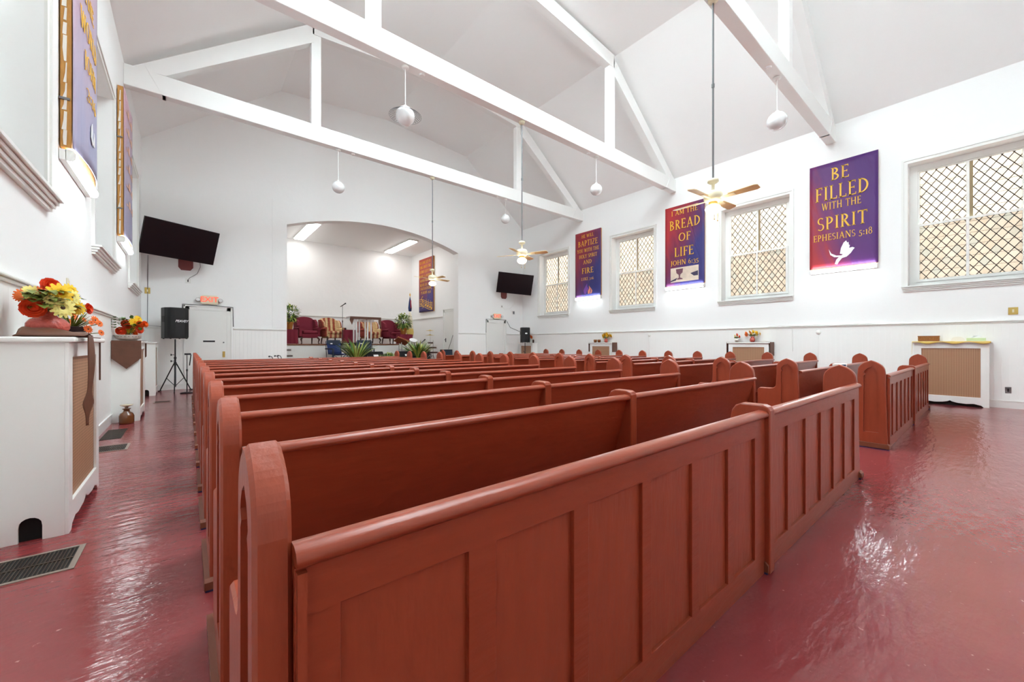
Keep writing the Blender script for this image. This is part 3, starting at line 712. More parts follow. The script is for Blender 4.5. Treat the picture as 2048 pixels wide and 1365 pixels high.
def music(o, w, z0, z1, y):
    mb = MB(); b = (-w/2+w*.04, -w/2+w*.95, z0+(z1-z0)*.02, z0+(z1-z0)*.3)
    P = lambda u, v: (b[0]+(b[1]-b[0])*u, b[2]+(b[3]-b[2])*v)
    for k in range(5):
        up = []; lo = []
        for q in range(13):
            u = q/12; v = .78-.11*k-.28*u+.06*math.sin(6*u); up.append(P(u, v+.016)); lo.append(P(u, v-.016))
        for q in range(12): mb.prism([up[q], up[q+1], lo[q+1], lo[q]], 'y', y-.003, y)
    pts = [P(.22+.13*math.sin(t*1.0)*(1-t/22), .2+.8*t/14) for t in range(15)]
    for q in range(14):
        a, c = pts[q], pts[q+1]; mb.prism([(a[0]-.022, a[1]), (c[0]-.022, c[1]), (c[0]+.022, c[1]), (a[0]+.022, a[1])], 'y', y-.006, y)
    for u, v in ((.5, .38), (.66, .3), (.82, .2), (.93, .12)):
        c = P(u, v); mb.prism(arc(c[0], c[1], .06, .045, 0, 360, 12)[:-1], 'y', y-.006, y); mb.box(c[0]+.04, c[0]+.058, y-.006, y, c[1], c[1]+.3)
    mb.build('music_notes', M['gold'], o)
banner('purple banner with gold BE FILLED WITH THE SPIRIT and a dove', (XR, BC[0], 0), -PI/2, fb1,
       [('BE', .33, .60, .115, .12), ('FILLED', .09, .88, .285, .135), ('WITH THE', .19, .77, .41, .07), ('SPIRIT', .12, .86, .572, .125), ('EPHESIANS 5:18', .06, .92, .706, .062)], deco=dove)
banner('red and blue banner with I AM THE BREAD OF LIFE and a goblet', (XR, BC[1], 0), -PI/2, fb2,
       [('I AM THE', .17, .84, .085, .06), ('BREAD', .12, .9, .235, .12), ('OF', .36, .67, .40, .10), ('LIFE', .25, .74, .58, .115), ('JOHN 6:35', .15, .86, .712, .06)], deco=chalice)
banner('crimson banner with HE WILL BAPTIZE YOU and a violet flame', (XR, BC[2], 0), -PI/2, fb3,
       [('HE WILL', .26, .73, .065, .05), ('BAPTIZE', .12, .88, .175, .085), ('YOU WITH THE', .08, .93, .285, .055), ('HOLY SPIRIT', .16, .86, .375, .055), ('AND', .32, .66, .468, .06), ('FIRE', .27, .72, .60, .085), ('LUKE 3:16', .25, .73, .726, .045)], deco=flame)
for c, l in zip(BC, ('purple spirit', 'red and blue bread', 'crimson baptize')): strip('lit fluorescent strip under the %s banner' % l, (XR, c), -PI/2)
for q, (c, l) in enumerate(zip(BC, ('nearest banner out of view', 'violet banner near the viewer', 'violet banner beside the television'))):
    strip('lit fluorescent strip on the left wall under the %s' % l, (XL, c), PI/2)
def backing(o, w, z0, z1, y):
    mb = MB(); z = z0+.02; k = 0
    while z < z1-.1:
        h = .09+.16*random.random(); a = random.random()*.02
        mb.prism([(-.02-.02*random.random(), z), (-.052, z), (-.056, z+h), (-.03-a, z+h), (-.026-a, z+h*.5)], 'x', -w/2+.004, -w/2+.0085); z += h+.03*random.random(); k += 1
    mb.build('torn_paper', M['flake'], o)
    for z in (z0+.45, z1-.9): MB().box(-w/2-.004, -w/2+.012, -.075, -.004, z, z+.022).build('metal_bracket', M['wire'], o)
def worn(o, w, z0, z1, y):
    backing(o, w, z0, z1, y)
    b = (-w/2+w*.36, -w/2+w*.62, z0+(z1-z0)*.1, z0+(z1-z0)*.2); mb = MB()
    shape(mb, [(.2, .3), (.3, .8), (.45, 1), (.5, .7), (.4, .4), (.6, .2), (.4, .05)], *b, y); shape(mb, [(.6, .1), (.7, .75), (.85, .6), (.8, .15)], *b, y)
    mb.build('white_figure_print', M['white'], o)
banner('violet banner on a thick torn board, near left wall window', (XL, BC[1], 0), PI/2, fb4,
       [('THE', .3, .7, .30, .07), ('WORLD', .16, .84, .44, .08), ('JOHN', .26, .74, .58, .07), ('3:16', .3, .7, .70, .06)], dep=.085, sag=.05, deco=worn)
def scrawl(o, w, z0, z1, y):
    backing(o, w, z0, z1, y); mb = MB()
    for k in range(6):
        z = z1-.35-.33*k
        for q in range(4): mb.box(-w*.36+w*.19*q, -w*.36+w*.19*q+.16, y-.003, y, z, z+.03+.1*(q % 2))
    mb.build('gold_marks', M['goldpale'], o)
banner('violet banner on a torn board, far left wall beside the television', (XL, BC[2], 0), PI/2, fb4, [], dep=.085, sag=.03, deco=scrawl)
banner('orange and purple PSALMS banner with gold music notes inside the stage', (SX1, 17.27, 0), -PI/2, fb5,
       [('O COME LET US', .08, .84, .07, .05), ('SING UNTO THE', .08, .84, .155, .05), ('LORD LET US', .08, .84, .24, .05), ('MAKE A JOYFUL', .04, .9, .325, .05), ('NOISE TO THE', .1, .86, .41, .05), ('ROCK OF OUR', .1, .86, .49, .05), ('SALVATION', .1, .86, .56, .05), ('PSALMS 95:1', .16, .84, .635, .05)], w=1.48, z0=2.79, z1=5.37, deco=music)

# ------------------------------------------------------------------ ceiling fans and globe pendants
def fan(lab, x, y, zm, a0):
    o = thing('ceiling_fan', lab, 'ceiling fan', (x, y, zm), 0, 'ceiling fans on long rods')
    top = 6.2-zm
    MB().cyl((0, 0, .20), (0, 0, top), .013, n=10).cyl((0, 0, top*.55), (0, 0, top*.55+.05), .02, n=10).build('down_rod', M['wire'], o)
    MB().lathe([(0, top), (.07, top), (.065, top-.04), (.03, top-.07), (0, top-.07)]).build('ceiling_canopy', M['almond'], o)
    MB().lathe([(0, .25), (.035, .25), (.07, .235), (.075, .20), (.05, .18), (.022, .17), (.02, .08), (.05, .07), (.10, .055), (.125, .02), (.125, -.04), (.10, -.075), (.06, -.09), (0, -.09)]).build('motor_housing', M['almond'], o)
    MB().lathe([(.045, -.085), (.06, -.10), (.06, -.12), (.05, -.13), (0, -.13)]).build('light_kit', M['brass'], o)
    MB().lathe([(.05, -.125), (.09, -.15), (.105, -.185), (.09, -.225), (.05, -.25), (0, -.258)]).build('bulb_shade', M['bulb'], o)
    for k in range(4):
        a = a0+PI*k/2; R = Matrix.Rotation(a, 4, 'Z'); Tl = Matrix.Rotation(math.radians(-12), 4, 'X')
        b = MB(); pts = [(.22, -.05), (.56, -.066), (.60, -.045), (.60, .045), (.56, .066), (.22, .05)]
        b.prism(pts, 'z', -.004, .004); b.v = [tuple(R @ (Tl @ Vector(p)+Vector((0, 0, -.045)))) for p in b.v]
        bl = b.build('blade', M['blade'], o)
        c = MB().prism([(.09, -.02), (.2, -.035), (.30, -.03), (.30, .03), (.2, .035), (.09, .02)], 'z', -.012, -.004); c.v = [tuple(R @ (Tl @ Vector(p)+Vector((0, 0, -.045)))) for p in c.v]
        c.build('blade_arm', M['almond'], bl)
    for dx in (-.05, .05): MB().cyl((dx, -.04, -.13), (dx, -.04, -.34), .0025, n=6).ball((dx, -.04, -.35), .009, n=8, m=6).build('pull_chain', M['brass'], o)
    return o
fan('cream ceiling fan nearest the viewer, before the bread banner', 5.82, TY[2], 3.37, 1.52)
fan('cream ceiling fan in the middle of the nave, left of the far window', 5.75, TY[1], 3.29, .47)
fan('cream ceiling fan hanging before the stage arch', 5.62, TY[0], 3.23, .10)
def pendant(lab, x, y, zg, r, hat=False):
    o = thing('globe_pendant', lab, 'pendant lamp', (x, y, zg), 0, 'white globe pendants')
    top = 6.2-zg
    MB().lathe([(0, top), (.065, top), (.06, top-.03), (.02, top-.045), (0, top-.045)]).build('ceiling_canopy', M['trim'], o)
    MB().cyl((0, 0, r+.03), (0, 0, top-.03), .007, n=8).build('stem', M['trim'], o)
    MB().lathe([(.012, r+.03), (.03, r+.02), (.045, r-.01), (.0, r-.01)]).build('fitter', M['trim'], o)
    MB().ball((0, 0, 0), r, n=28, m=18).build('globe', M['globe'], o)
    if hat: 
        mb = MB()
        for k in range(6): mb.tube([((r+.005+.022*k)*math.cos(t*PI/16), (r+.005+.022*k)*math.sin(t*PI/16), .06-.012*k) for t in range(32)], .0025, 5, closed=True)
        for t in range(32):
            a = t*PI/16; mb.cyl((r*math.cos(a), r*math.sin(a), .06), ((r+.115)*math.cos(a), (r+.115)*math.sin(a), .0), .002, n=5)
        mb.build('wire_guard', M['wire'], o)
    return o
pendant('globe pendant with a wire ring guard, left end of the middle truss', 3.0, TY[1], 5.32, .165, True)
pendant('globe pendant hanging left of the arch from the far truss', 2.96, TY[0], 5.24, .15)
pendant('globe pendant hanging right on the middle truss', 8.34, TY[1], 5.33, .155)
pendant('globe pendant hanging right on the far truss beside a fan rod', 8.39, TY[0], 5.52, .155)
pendant('globe pendant hanging from the near truss left of the purple banner', 8.46, TY[2], 5.39, .165)

# ------------------------------------------------------------------ stage lights
for x, l in ((3.62, 'left'), (7.5, 'right')):
    o = thing('stage_light', 'long lit fluorescent ceiling fixture, %s one of two over the stage' % l, 'light', (x, 17.2, SZ-.004), 0, 'stage ceiling lights')
    MB().box(-.21, .21, -1.42, 1.42, -.05, 0).build('housing', M['trim'], o)
    MB().box(-.18, .18, -1.38, 1.38, -.085, -.045).build('diffuser', M['panel'], o, bevel=.015)

# ------------------------------------------------------------------ televisions
def tv(lab, loc, yaw, tilt, roll, w=1.6):
    o = thing('television', lab, 'television', loc)
    o.matrix_world = Matrix.Translation(loc) @ Matrix.Rotation(yaw, 4, 'Z') @ Matrix.Rotation(tilt, 4, 'X') @ Matrix.Rotation(roll, 4, 'Y')
    h = w*.5625
    MB().box(-w/2, w/2, 0, .05, -h/2, h/2).build('casing', M['black'], o, bevel=.006)
    MB().box(-w/2+.012, w/2-.012, -.004, 0, -h/2+.016, h/2-.012).build('screen', M['screen'], o)
    return o
def mount(o, wy, dx=0):
    inv = o.matrix_world.inverted(); a = Vector((0, .05, 0)); wp = o.matrix_world @ Vector((dx, .05, -.1)); b = inv @ Vector((wp.x, wy, wp.z))
    MB().box(-.25, .25, .05, .075, -.2, .2).tube([Vector((0, .07, 0)), b], .03, 8).build('wall_arm', M['black'], o)
    bz = inv.to_3x3()
    mb = MB()
    P = [(-.16, .1), (.16, .1), (.16, -.12), (.10, -.2), (-.10, -.2), (-.16, -.12)]
    mb.prism(P, 'y', 0, .03)
    base = Vector((wp.x+.02, wy-.03, 0)); zb = (o.matrix_world @ Vector((0, 0, -.45))).z+.03
    mb.v = [tuple(inv @ Vector((base.x+p[0], base.y+p[1], zb+p[2]))) for p in mb.v]
    mb.build('wooden_mount_block', mat('maroon_wood', rgb(130, 60, 58), .5), o)
t = tv('large black television tilted on the front wall left of the arch', (-.127, 13.336, 3.88), .382, .352, .026); mount(t, YF, .1)
t = tv('large black television on the front wall right of the arch', (11.2, 13.43, 3.91), -.467, .297, .071); mount(t, YF, -.1)
tag(MB().tube([(.26, YF-.01, 3.55), (.27, YF-.012, 3.42), (.2, YF-.012, 3.22), (.04, YF-.012, 3.09), (0, YF-.012, 3.03)], .006, 6).build('power_cord', M['wire']), 'thin grey cord from the left television to its wall socket', 'cord')
tag(MB().tube([(11.75, YF-.01, 3.5), (11.77, YF-.012, 3.1), (11.5, YF-.012, 2.87), (11.2, YF-.012, 2.83), (11.06, YF-.012, 2.94)], .006, 6).build('power_cord', M['trim']), 'white cord hanging from the right television', 'cord')
tag(MB().tube([(-.82, YF-.012, 3.6), (-.83, YF-.012, 1.74), (-.55, YF-.05, 1.715)], .007, 6).build('wall_cable', M['wire']), 'dark cable hanging down the wall below the left television', 'cable')
tag(MB().tube([(-.12, YF-.052, 1.8), (-.11, YF-.052, 2.345), (.5, YF-.05, 2.345), (1.02, YF-.052, 2.32), (1.03, YF-.052, 1.75)], .009, 6).build('wall_cable', M['blackmetal']), 'black cable running round the left door casing', 'cable')
tag(MB().tube([(10.13, YF-.05, 1.75), (10.13, YF-.05, 2.345), (11.25, YF-.05, 2.34)], .008, 6).build('wall_cable', M['blackmetal']), 'black cable running over the right door casing', 'cable')
def plate(name, lab, cat, x, z, w=.075, h=.115, m='trim', wall='F', hole=True, grp=None):
    if wall == 'F': loc, rz = (x, YF, z), 0
    elif wall == 'L': loc, rz = (XL, x, z), PI/2
    else: loc, rz = (XR, x, z), -PI/2
    o = thing(name, lab, cat, loc, rz, grp)
    MB().box(-w/2, w/2, -.012, 0, -h/2, h/2).build('face_plate', M[m], o, bevel=.003)
    if hole: MB().box(-.012, .012, -.02, -.012, -.03, .03).build('toggle' if 'switch' in name else 'socket', M['black'] if 'socket' in lab or 'outlet' in lab else M['almond'], o)
    return o
plate('wall_socket', 'white wall socket under the left television', 'socket', 0, 3.0, .12, .13)
plate('wall_socket', 'white wall socket under the right television', 'socket', 11.04, 2.95, .1, .13)
plate('thermostat', 'old yellowed thermostat on the wall left of the speaker', 'thermostat', -.83, 2.66, .11, .16, 'brass')
plate('wall_box', 'small grey box on the wall above the right speaker', 'wall box', 11.75, 2.7, .09, .13, 'wire', hole=False)
plate('light_switch', 'brass light switch on the right wall above the chair rail', 'switch', -.24, 1.885, .12, .14, 'brass', 'R')
plate('wall_outlet', 'chrome power outlet low on the right wall', 'outlet', -.18, .35, .085, .13, 'chrome', 'R')
plate('light_switch', 'small light switch on the left wall above the big bouquet', 'switch', 5.95, 1.86, .06, .11, 'almond', 'L')

# exit signs
def text_obj(mb_name, s, parent, m, size, loc, ext=.003, rot=(PI/2, 0, 0), shear=0):
    cu = bpy.data.curves.new(mb_name, 'FONT'); cu.body = s; cu.size = size; cu.extrude = ext; cu.align_x = 'CENTER'; cu.align_y = 'CENTER'; cu.shear = shear; cu.resolution_u = 3; cu.offset = size*.02
    tmp = bpy.data.objects.new(mb_name, cu); COL.objects.link(tmp)
    bpy.context.view_layer.update()
    me = bpy.data.meshes.new_from_object(tmp.evaluated_get(bpy.context.evaluated_depsgraph_get()))
    bpy.data.objects.remove(tmp); me.name = mb_name; me.materials.clear(); me.materials.append(m)
    o = bpy.data.objects.new(mb_name, me); COL.objects.link(o); o.parent = parent; o.location = loc; o.rotation_euler = rot
    return o
def exit_sign(lab, x, z):
    o = thing('exit_sign', lab, 'exit sign', (x, YF, z), 0, 'exit signs')
    MB().prism([(-.2, -.09), (-.16, -.125), (.16, -.125), (.2, -.09), (.2, .09), (.16, .125), (-.16, .125), (-.2, .09)], 'y', -.075, 0).build('housing', M['almond'], o, bevel=.006)
    text_obj('lettering', 'EXIT', o, M['exitred'], .20, (0, -.078, .005))
    for s_ in (-1, 1):
        l = MB().cyl((s_*.19, -.03, 0), (s_*.24, -.05, 0), .02).cyl((s_*.255, -.02, 0), (s_*.255, -.10, -.01), .045, .055).build('emergency_lamp', M['chrome'], o)
        MB().ball((s_*.255, -.1, -.01), .05, .012, .05).build('lens', M['globe'], l)
exit_sign('EXIT sign with twin lamps above the left door', .47, 2.50)
exit_sign('EXIT sign with twin lamps above the right door', 10.75, 2.49)

# ------------------------------------------------------------------ radiator covers
def radiator(lab, wall, c, w=1.06, h=1.26, dep=.33, hole=False):
    loc = (XL, c, 0) if wall == 'L' else (XR, c, 0)
    o = thing('radiator_cover', lab, 'radiator cover', loc, RZ[wall], 'white radiator covers')
    d = -dep; x0, x1 = -w/2, w/2
    gx = .11
    scal = [(x0, 0), (x0+.07, 0), (x0+.1, .035), (x0+.2, .062), (x0+.3, .05), (-.1, .06), (-.03, .08), (0, .10), (.03, .08), (.1, .06), (x1-.3, .05), (x1-.2, .062), (x1-.1, .035), (x1-.07, 0), (x1, 0)]
    MB().prism(scal+[(x1, h), (x0, h)], 'y', d, d+.02, [[(x0+gx, .19), (x1-gx, .19), (x1-gx, h-.10), (x0+gx, h-.10)]]).build('front_frame', M['trim'], o, bevel=.003)
    MB().box(x0+gx-.02, x1-gx+.02, d+.02, d+.026, .17, h-.08).build('grille', M['grille'], o)
    for s_ in (x0, x1-.02):
        P = [(d+.02, 0), (0, 0), (0, h), (d+.02, h)]
        if hole and s_ == x0: P = [(d+.02, 0), (d+.115, 0)]+[(d+.115, .09)]+arc(d+.165, .1, .05, .05, 180, 0, 8)[1:-1]+[(d+.215, .09), (d+.215, 0), (0, 0), (0, h), (d+.02, h)]
        MB().prism(P, 'x', s_, s_+.02).build('side_panel', M['trim'], o)
    MB().box(x0-.035, x1+.035, d-.035, 0, h, h+.035).build('top_board', M['trim'], o, bevel=.012, seg=3)
    MB().box(x0+.03, x1-.03, d+.04, -.03, 0, h-.05).build('dark_inside', M['dark'], o)
    return o
RTOP = 1.295
radiator('white radiator cover with a tan grille nearest the viewer, left wall', 'L', 4.42, 1.13, RTOP-.035, .345, True)
radiator('white radiator cover on the left wall carrying the pointed brown cloth', 'L', 9.30, .98, RTOP-.035, .345, True)
radiator('white radiator cover on the left wall beside the tripod speaker', 'L', 13.28, .9, RTOP-.035, .345, True)
radiator('large white radiator cover with tan grille at the right end of the nave', 'R', .565, 1.03, RTOP-.035, .30)
radiator('white radiator cover on the right wall under the middle window', 'R', 4.32, 1.02, RTOP-.035, .30)
radiator('white radiator cover on the right wall left of the red blue banner', 'R', 9.38, 1.02, RTOP-.035, .30)
radiator('white radiator cover in the far right corner behind the speaker', 'R', 13.62, .9, RTOP-.035, .30)

# ------------------------------------------------------------------ cloths
def runner_end(lab, x0, x1, y0, y1, drop, pt, wallside, mm='runner'):
    """runner across a cover top (box x0..x1, y0..y1) with a pointed end hanging over the near side y0"""
    zt = RTOP+.004; mb = MB()
    mb.box(x0, x1, y0-.008, y1+.008, zt-.001, zt+.005)
    xm = (x0+x1)/2
    for y in (y0-.008, y1+.004):
        mb.prism([(x0, zt), (x1, zt), (x1, zt-drop), (xm, zt-drop-pt), (x0, zt-drop)], 'y', y-.004, y)
    return tag(mb.build('table_runner', M[mm]), lab, 'cloth')
runner_end('brown pointed cloth runner draped over the second left radiator cover', XL+.02, -.585, 8.775, 9.825, .28, .17, 'L')
tag(MB().box(11.98, 12.27, 3.765, 3.775, .93, RTOP+.004).box(11.98, 12.27, 4.865, 4.875, .9, RTOP+.004).box(11.98, 12.27, 3.765, 4.875, RTOP+.001, RTOP+.006).build('table_runner', M['runner']), 'brown cloth hanging over both ends of the middle right radiator cover', 'cloth')
tag(MB().box(11.98, 12.27, 8.825, 8.835, .95, RTOP+.004).box(11.98, 12.27, 9.925, 9.935, .95, RTOP+.004).box(11.98, 12.27, 8.825, 9.935, RTOP+.001, RTOP+.006).build('table_runner', M['runner']), 'brown cloth draped on the right radiator cover with the yellow bouquet', 'cloth')
yc = MB().sheet(lambda u, v: (12.285-.34*v, .03+1.07*u, RTOP+.004+.004*math.sin(30*u)*v), 30, 6)
yc.sheet(lambda u, v: (11.943-.004*math.sin(40*u)-.003, .03+1.07*u, RTOP+.006-.035*v-.02*v*math.sin(18*u)), 40, 3)
yc.sheet(lambda u, v: (11.95+.05*u, 1.104+.003*v, RTOP+.006-.28*v*(1-.6*u)), 6, 6)
tag(yc.build('table_cloth', M['yellowcloth'], solid=.003), 'yellow cloth on top of the large right radiator cover', 'cloth')
# the brown runner bunched on the near left cover: folded round the vase, one twisted tail hangs down the grille
zt = RTOP+.004; rb = MB()
def bunch(u, v):
    h_ = .066*min(1, u/.1)**.5*(1-.66*u)+.006*math.sin(11*u+5*v)
    return (-.84+.30*u+.01*math.sin(8*v), 3.862+.17*v+.05*u*u, zt+.004+h_*max(0, math.sin(PI*v))**.7)
rb.sheet(bunch, 26, 20)
rb.sheet(lambda u, v: (-.70+.155*u, 3.93+.05*u+.16*v, zt+.012+.015*math.sin(7*v+2*u)), 8, 8)
def tail(u, v):
    w = .16*(1-.80*math.sin(PI*min(1, u*1.25)*.5))+.075*math.exp(-((u-.76)/.09)**2)-.02*max(0, u-.85); a = 2.2*u; q = (v-.5)*w
    return (-.535+abs(math.sin(a))*q*.4+.008*math.sin(5*u), 4.06-.05*u+q*math.cos(a*.5), zt+.012-.63*u)
rb.sheet(tail, 30, 6)
rb.box(-.80, -.60, 5.022, 5.030, .93, zt).box(-.85, -.60, 3.9, 5.03, zt, zt+.004)
tag(rb.build('table_runner', M['runner'], solid=.004), 'brown satin runner bunched round the pink vase with a twisted hanging tail', 'cloth')

# ------------------------------------------------------------------ flowers
def frame_to(d):
    d = Vector(d).normalized(); q = d.to_track_quat('Z', 'Y'); return q.to_matrix().to_4x4()
def daisy(mb, c, d, r, n=14, mi=0, mc=1, layers=2):
    R = frame_to(d)
    for l in range(layers):
        rr = r*(1-.28*l)
        for k in range(n):
            a = 2*PI*(k+.5*l)/n; Z = Matrix.Rotation(a, 4, 'Z'); w = rr*PI/n*.95
            P = [(.12*rr, 0, .02*r), (.55*rr, w, .10*r+.08*r*l), (rr, w*.35, .04*r+.14*r*l), (rr, -w*.35, .04*r+.14*r*l), (.55*rr, -w, .10*r+.08*r*l)]
            mb.add([R @ (Z @ Vector(p))+Vector(c) for p in P], [(0, 1, 2, 3, 4)], mi)
    mb.ball(c, r*.22, r*.22, r*.14, 10, 6, mc, R)
def rose(mb, c, d, r, mi=0):
    R = frame_to(d)
    for l, (rad, n, z, tilt) in enumerate(((1, 6, 0, .55), (.78, 5, .12*r, .9), (.56, 5, .2*r, 1.2), (.34, 4, .26*r, 1.45))):
        for k in range(n):
            a = 2*PI*(k+.45*l)/n; Z = Matrix.Rotation(a, 4, 'Z')
            def pt(u, v):
                an = (u-.5)*2.2*PI/n*1.5; q = rad*r*(.35+.65*v)
                return R @ (Z @ Vector((q*math.cos(an)*(1-.1*v*v), q*math.sin(an), z+rad*r*.75*math.sin(tilt)*v*v*.8-.2*r*(1-v)-(.12*r*v**4 if l < 2 else 0))))+Vector(c)
            mb.sheet(pt, 6, 5, mi)
    mb.ball(c, r*.3, r*.3, r*.3, 10, 6, mi, R)
def leaf(mb, p, d, ln, w, mi=0, droop=.3):
    d = Vector(d).normalized(); s_ = d.cross(Vector((0, 0, 1))); s_ = s_.normalized() if s_.length > .01 else Vector((1, 0, 0)); up = s_.cross(d)
    def pt(u, v): 
        ww = w*math.sin(PI*min(1, .08+.92*u))**.8*(1-.25*u)
        return Vector(p)+d*ln*u+s_*(v-.5)*ww*2+Vector((0, 0, -droop*ln*u*u))+up*abs(v-.5)*ww*.5
    mb.sheet(pt, 6, 2, mi)
def arrangement(lab, loc, flowers, vase_mb, vase_mat, leaves, stemtop, leafm='leaf', group=None, twigs=None, vase='vase'):
    o = thing('flower_arrangement', lab, 'flowers', loc, 0, group)
    vase_mb.build(vase, M[vase_mat], o)
    sm = MB()
    for kind, m, p, r in flowers:
        p = Vector(p); d = (p-Vector(stemtop)); d = Vector((d.x*1.1+.25, d.y*1.1-.35, d.z*.6+.05))
        mb = MB()
        if kind == 'rose': rose(mb, p, d, r); mb.build('rose', M[m], o)
        elif kind == 'mum': daisy(mb, p, d, r, 12, 0, 1, 4); mb.build('chrysanthemum', [M[m], M['orange']], o)
        else: daisy(mb, p, d, r); mb.build('daisy', [M[m], M['seedeye']], o)
        sm.tube([Vector(stemtop)-Vector((0, 0, .06)), Vector(stemtop).lerp(p, .5)+Vector((0, 0, .01)), p], .003, 5)
    sm.build('stems', M['leafg'], o)
    if leaves:
        lm = MB()
        for p, d, ln, w in leaves: leaf(lm, p, d, ln, w)
        tag(lm.build('foliage', M[leafm], o), kind='stuff')
    return o
def px(u, v, X):            # a point of the plane X seen from the viewing place
    a = (u-1024)/790; c, s_ = math.cos(.687), math.sin(.687); dx, dy, dz = a*c+s_, -a*s_+c, (688.2-v)/790
    k = X/dx; return Vector((X, dy*k, 1.25+dz*k))
def pxy(u, v, Y):
    a = (u-1024)/790; c, s_ = math.cos(.687), math.sin(.687); dx, dy, dz = a*c+s_, -a*s_+c, (688.2-v)/790
    k = Y/dy; return Vector((dx*k, Y, 1.25+dz*k))
rnd = random.Random(3)
# big bouquet
base = Vector((-.745, 4.13, RTOP+.004))
vs = MB().lathe([(0, 0), (.06, 0), (.085, .02), (.103, .06), (.102, .09), (.085, .118), (.05, .14), (.034, .152), (.032, .175), (.042, .19), (.037, .19), (.028, .172), (.03, .15), (.08, .112), (.096, .085), (.09, .04), (0, .012)])
FL = []
for kind, m, u, v, y, r in (('rose', 'red', 65, 617, 3.98, .068), ('rose', 'red', 100, 573, 4.12, .062), ('rose', 'red', 175, 618, 4.30, .045), ('mum', 'yellow', 119, 588, 4.02, .075), ('mum', 'yellow', 140, 582, 4.22, .055), ('daisy', 'cream', 142, 595, 4.10, .058), ('daisy', 'cream', 125, 616, 3.99, .07),
                            ('mum', 'yellow', 158, 617, 4.16, .048), ('mum', 'yellow', 150, 622, 4.2, .035), ('daisy', 'cream', 66, 587, 4.10, .055), ('daisy', 'orange', 88, 592, 4.06, .05), ('daisy', 'orange', 48, 591, 4.14, .05), ('daisy', 'cream', 72, 598, 4.02, .05), ('daisy', 'cream', 100, 600, 3.97, .035), ('daisy', 'orange', 40, 595, 4.2, .035), ('daisy', 'cream', 112, 612, 4.1, .05), ('daisy', 'cream', 58, 583, 4.16, .04), ('daisy', 'orange', 80, 584, 4.12, .04), ('daisy', 'cream', 90, 606, 4.0, .04), ('mum', 'yellow', 133, 604, 4.12, .045), ('daisy', 'cream', 108, 585, 4.2, .04)):
    FL.append((kind, m, pxy(u, v, y)-base, r))
LV = []
for k in range(120):
    a = rnd.random()*2*PI; rr = .05+.18*rnd.random(); z = .25+.14*rnd.random()
    p = Vector((max(-.12, .5*rr*math.cos(a)), rr*math.sin(a)*.9, z)); LV.append((p*.8, (p.x+.1, p.y-.1, .1*rnd.random()-.03), .07+.05*rnd.random(), .022+.014*rnd.random()))
LV.append((Vector((.06, .04, .22)), (.3, .1, -.9), .12, .012))
arrangement('large bouquet of orange roses and yellow daisies in a pink crackle vase', base, FL, vs, 'pinkglass', LV, (0, 0, .2))
# spider-petalled orange flowers in a dark oval planter
base = Vector((-.74, 4.78, RTOP+.006)); vs = MB().lathe([(0, 0), (.075, 0), (.085, .02), (.10, .085), (.105, .09), (.095, .09), (.08, .03), (0, .03)])
o = thing('flower_arrangement', 'wiry orange silk flowers in a small dark planter behind the vase', 'flowers', base); vs.build('planter', M['planter'], o)
sm = MB()
for u, v, r in ((138, 645, .034), (148, 634, .032), (190, 641, .04), (199, 648, .03), (176, 659, .036), (202, 666, .028), (168, 640, .022), (182, 646, .022)):
    p = pxy(u, v, 4.78+rnd.uniform(-.08, .08))-base; mb = MB(); daisy(mb, p, (p.x+.2, p.y-.2, .12), r, 11, 0, 1, 2); mb.build('silk_flower', [M['orange'], M['seedeye']], o)
    sm.tube([(0, 0, .06), (p.x*.4, p.y*.4, p.z*.7), p], .0035, 5)
sm.build('stems', M['leaf'], o); lm = MB()
for k in range(70):
    a = rnd.random()*2*PI; e = .35+.6*rnd.random(); leaf(lm, (.02*math.cos(a), .03*math.sin(a), .07), (math.cos(a)*.6, math.sin(a), e*1.5), .14+.14*rnd.random(), .005, 0, .2)
tag(lm.build('foliage', M['leaf'], o), kind='stuff')
# compact bouquet in white lace dish
base = Vector((-.76, 9.0, RTOP+.012)); vs = MB().lathe([(0, 0), (.10, 0), (.15, .03), (.17, .085), (.175, .09), (.165, .09), (.13, .03), (0, .025)])
FL = []
for kind, m, u, v, r in (('rose', 'red', 252, 650, .085), ('mum', 'yellow', 268, 645, .08), ('mum', 'yellow', 276, 639, .07), ('rose', 'red', 278, 660, .07), ('rose', 'red', 241, 663, .075), ('mum', 'yellow', 264, 657, .08), ('rose', 'orange', 279, 650, .07), ('rose', 'orange', 268, 667, .06), ('rose', 'orange', 289, 649, .06), ('rose', 'orange', 252, 665, .06), ('mum', 'yellow', 258, 661, .06), ('mum', 'orange', 272, 653, .06)):
    FL.append((kind, m, pxy(u, v, 9.0+rnd.uniform(-.1, .1))-base, r))
LV = [(Vector((rnd.uniform(-.12, .16), rnd.uniform(-.15, .15), .16+.2*rnd.random())), (rnd.uniform(-1, 1), rnd.uniform(-1, 1), .3), .1, .03) for k in range(40)]
LV += [(Vector((-.14, -.12, .2+.04*k)), (-.3, -1, .4), .1, .035) for k in range(5)]
o = arrangement('compact bouquet of orange and yellow flowers in a white lace dish', base, FL, vs, 'porcelain', LV, (0, 0, .1), 'leafg', vase='lace_dish')
mb = MB()
for k in range(22):
    a = 2*PI*k/22; mb.ball((.158*math.cos(a), .158*math.sin(a), .06), .006, n=6, m=4)
mb.build('dish_holes', M['black'], o)
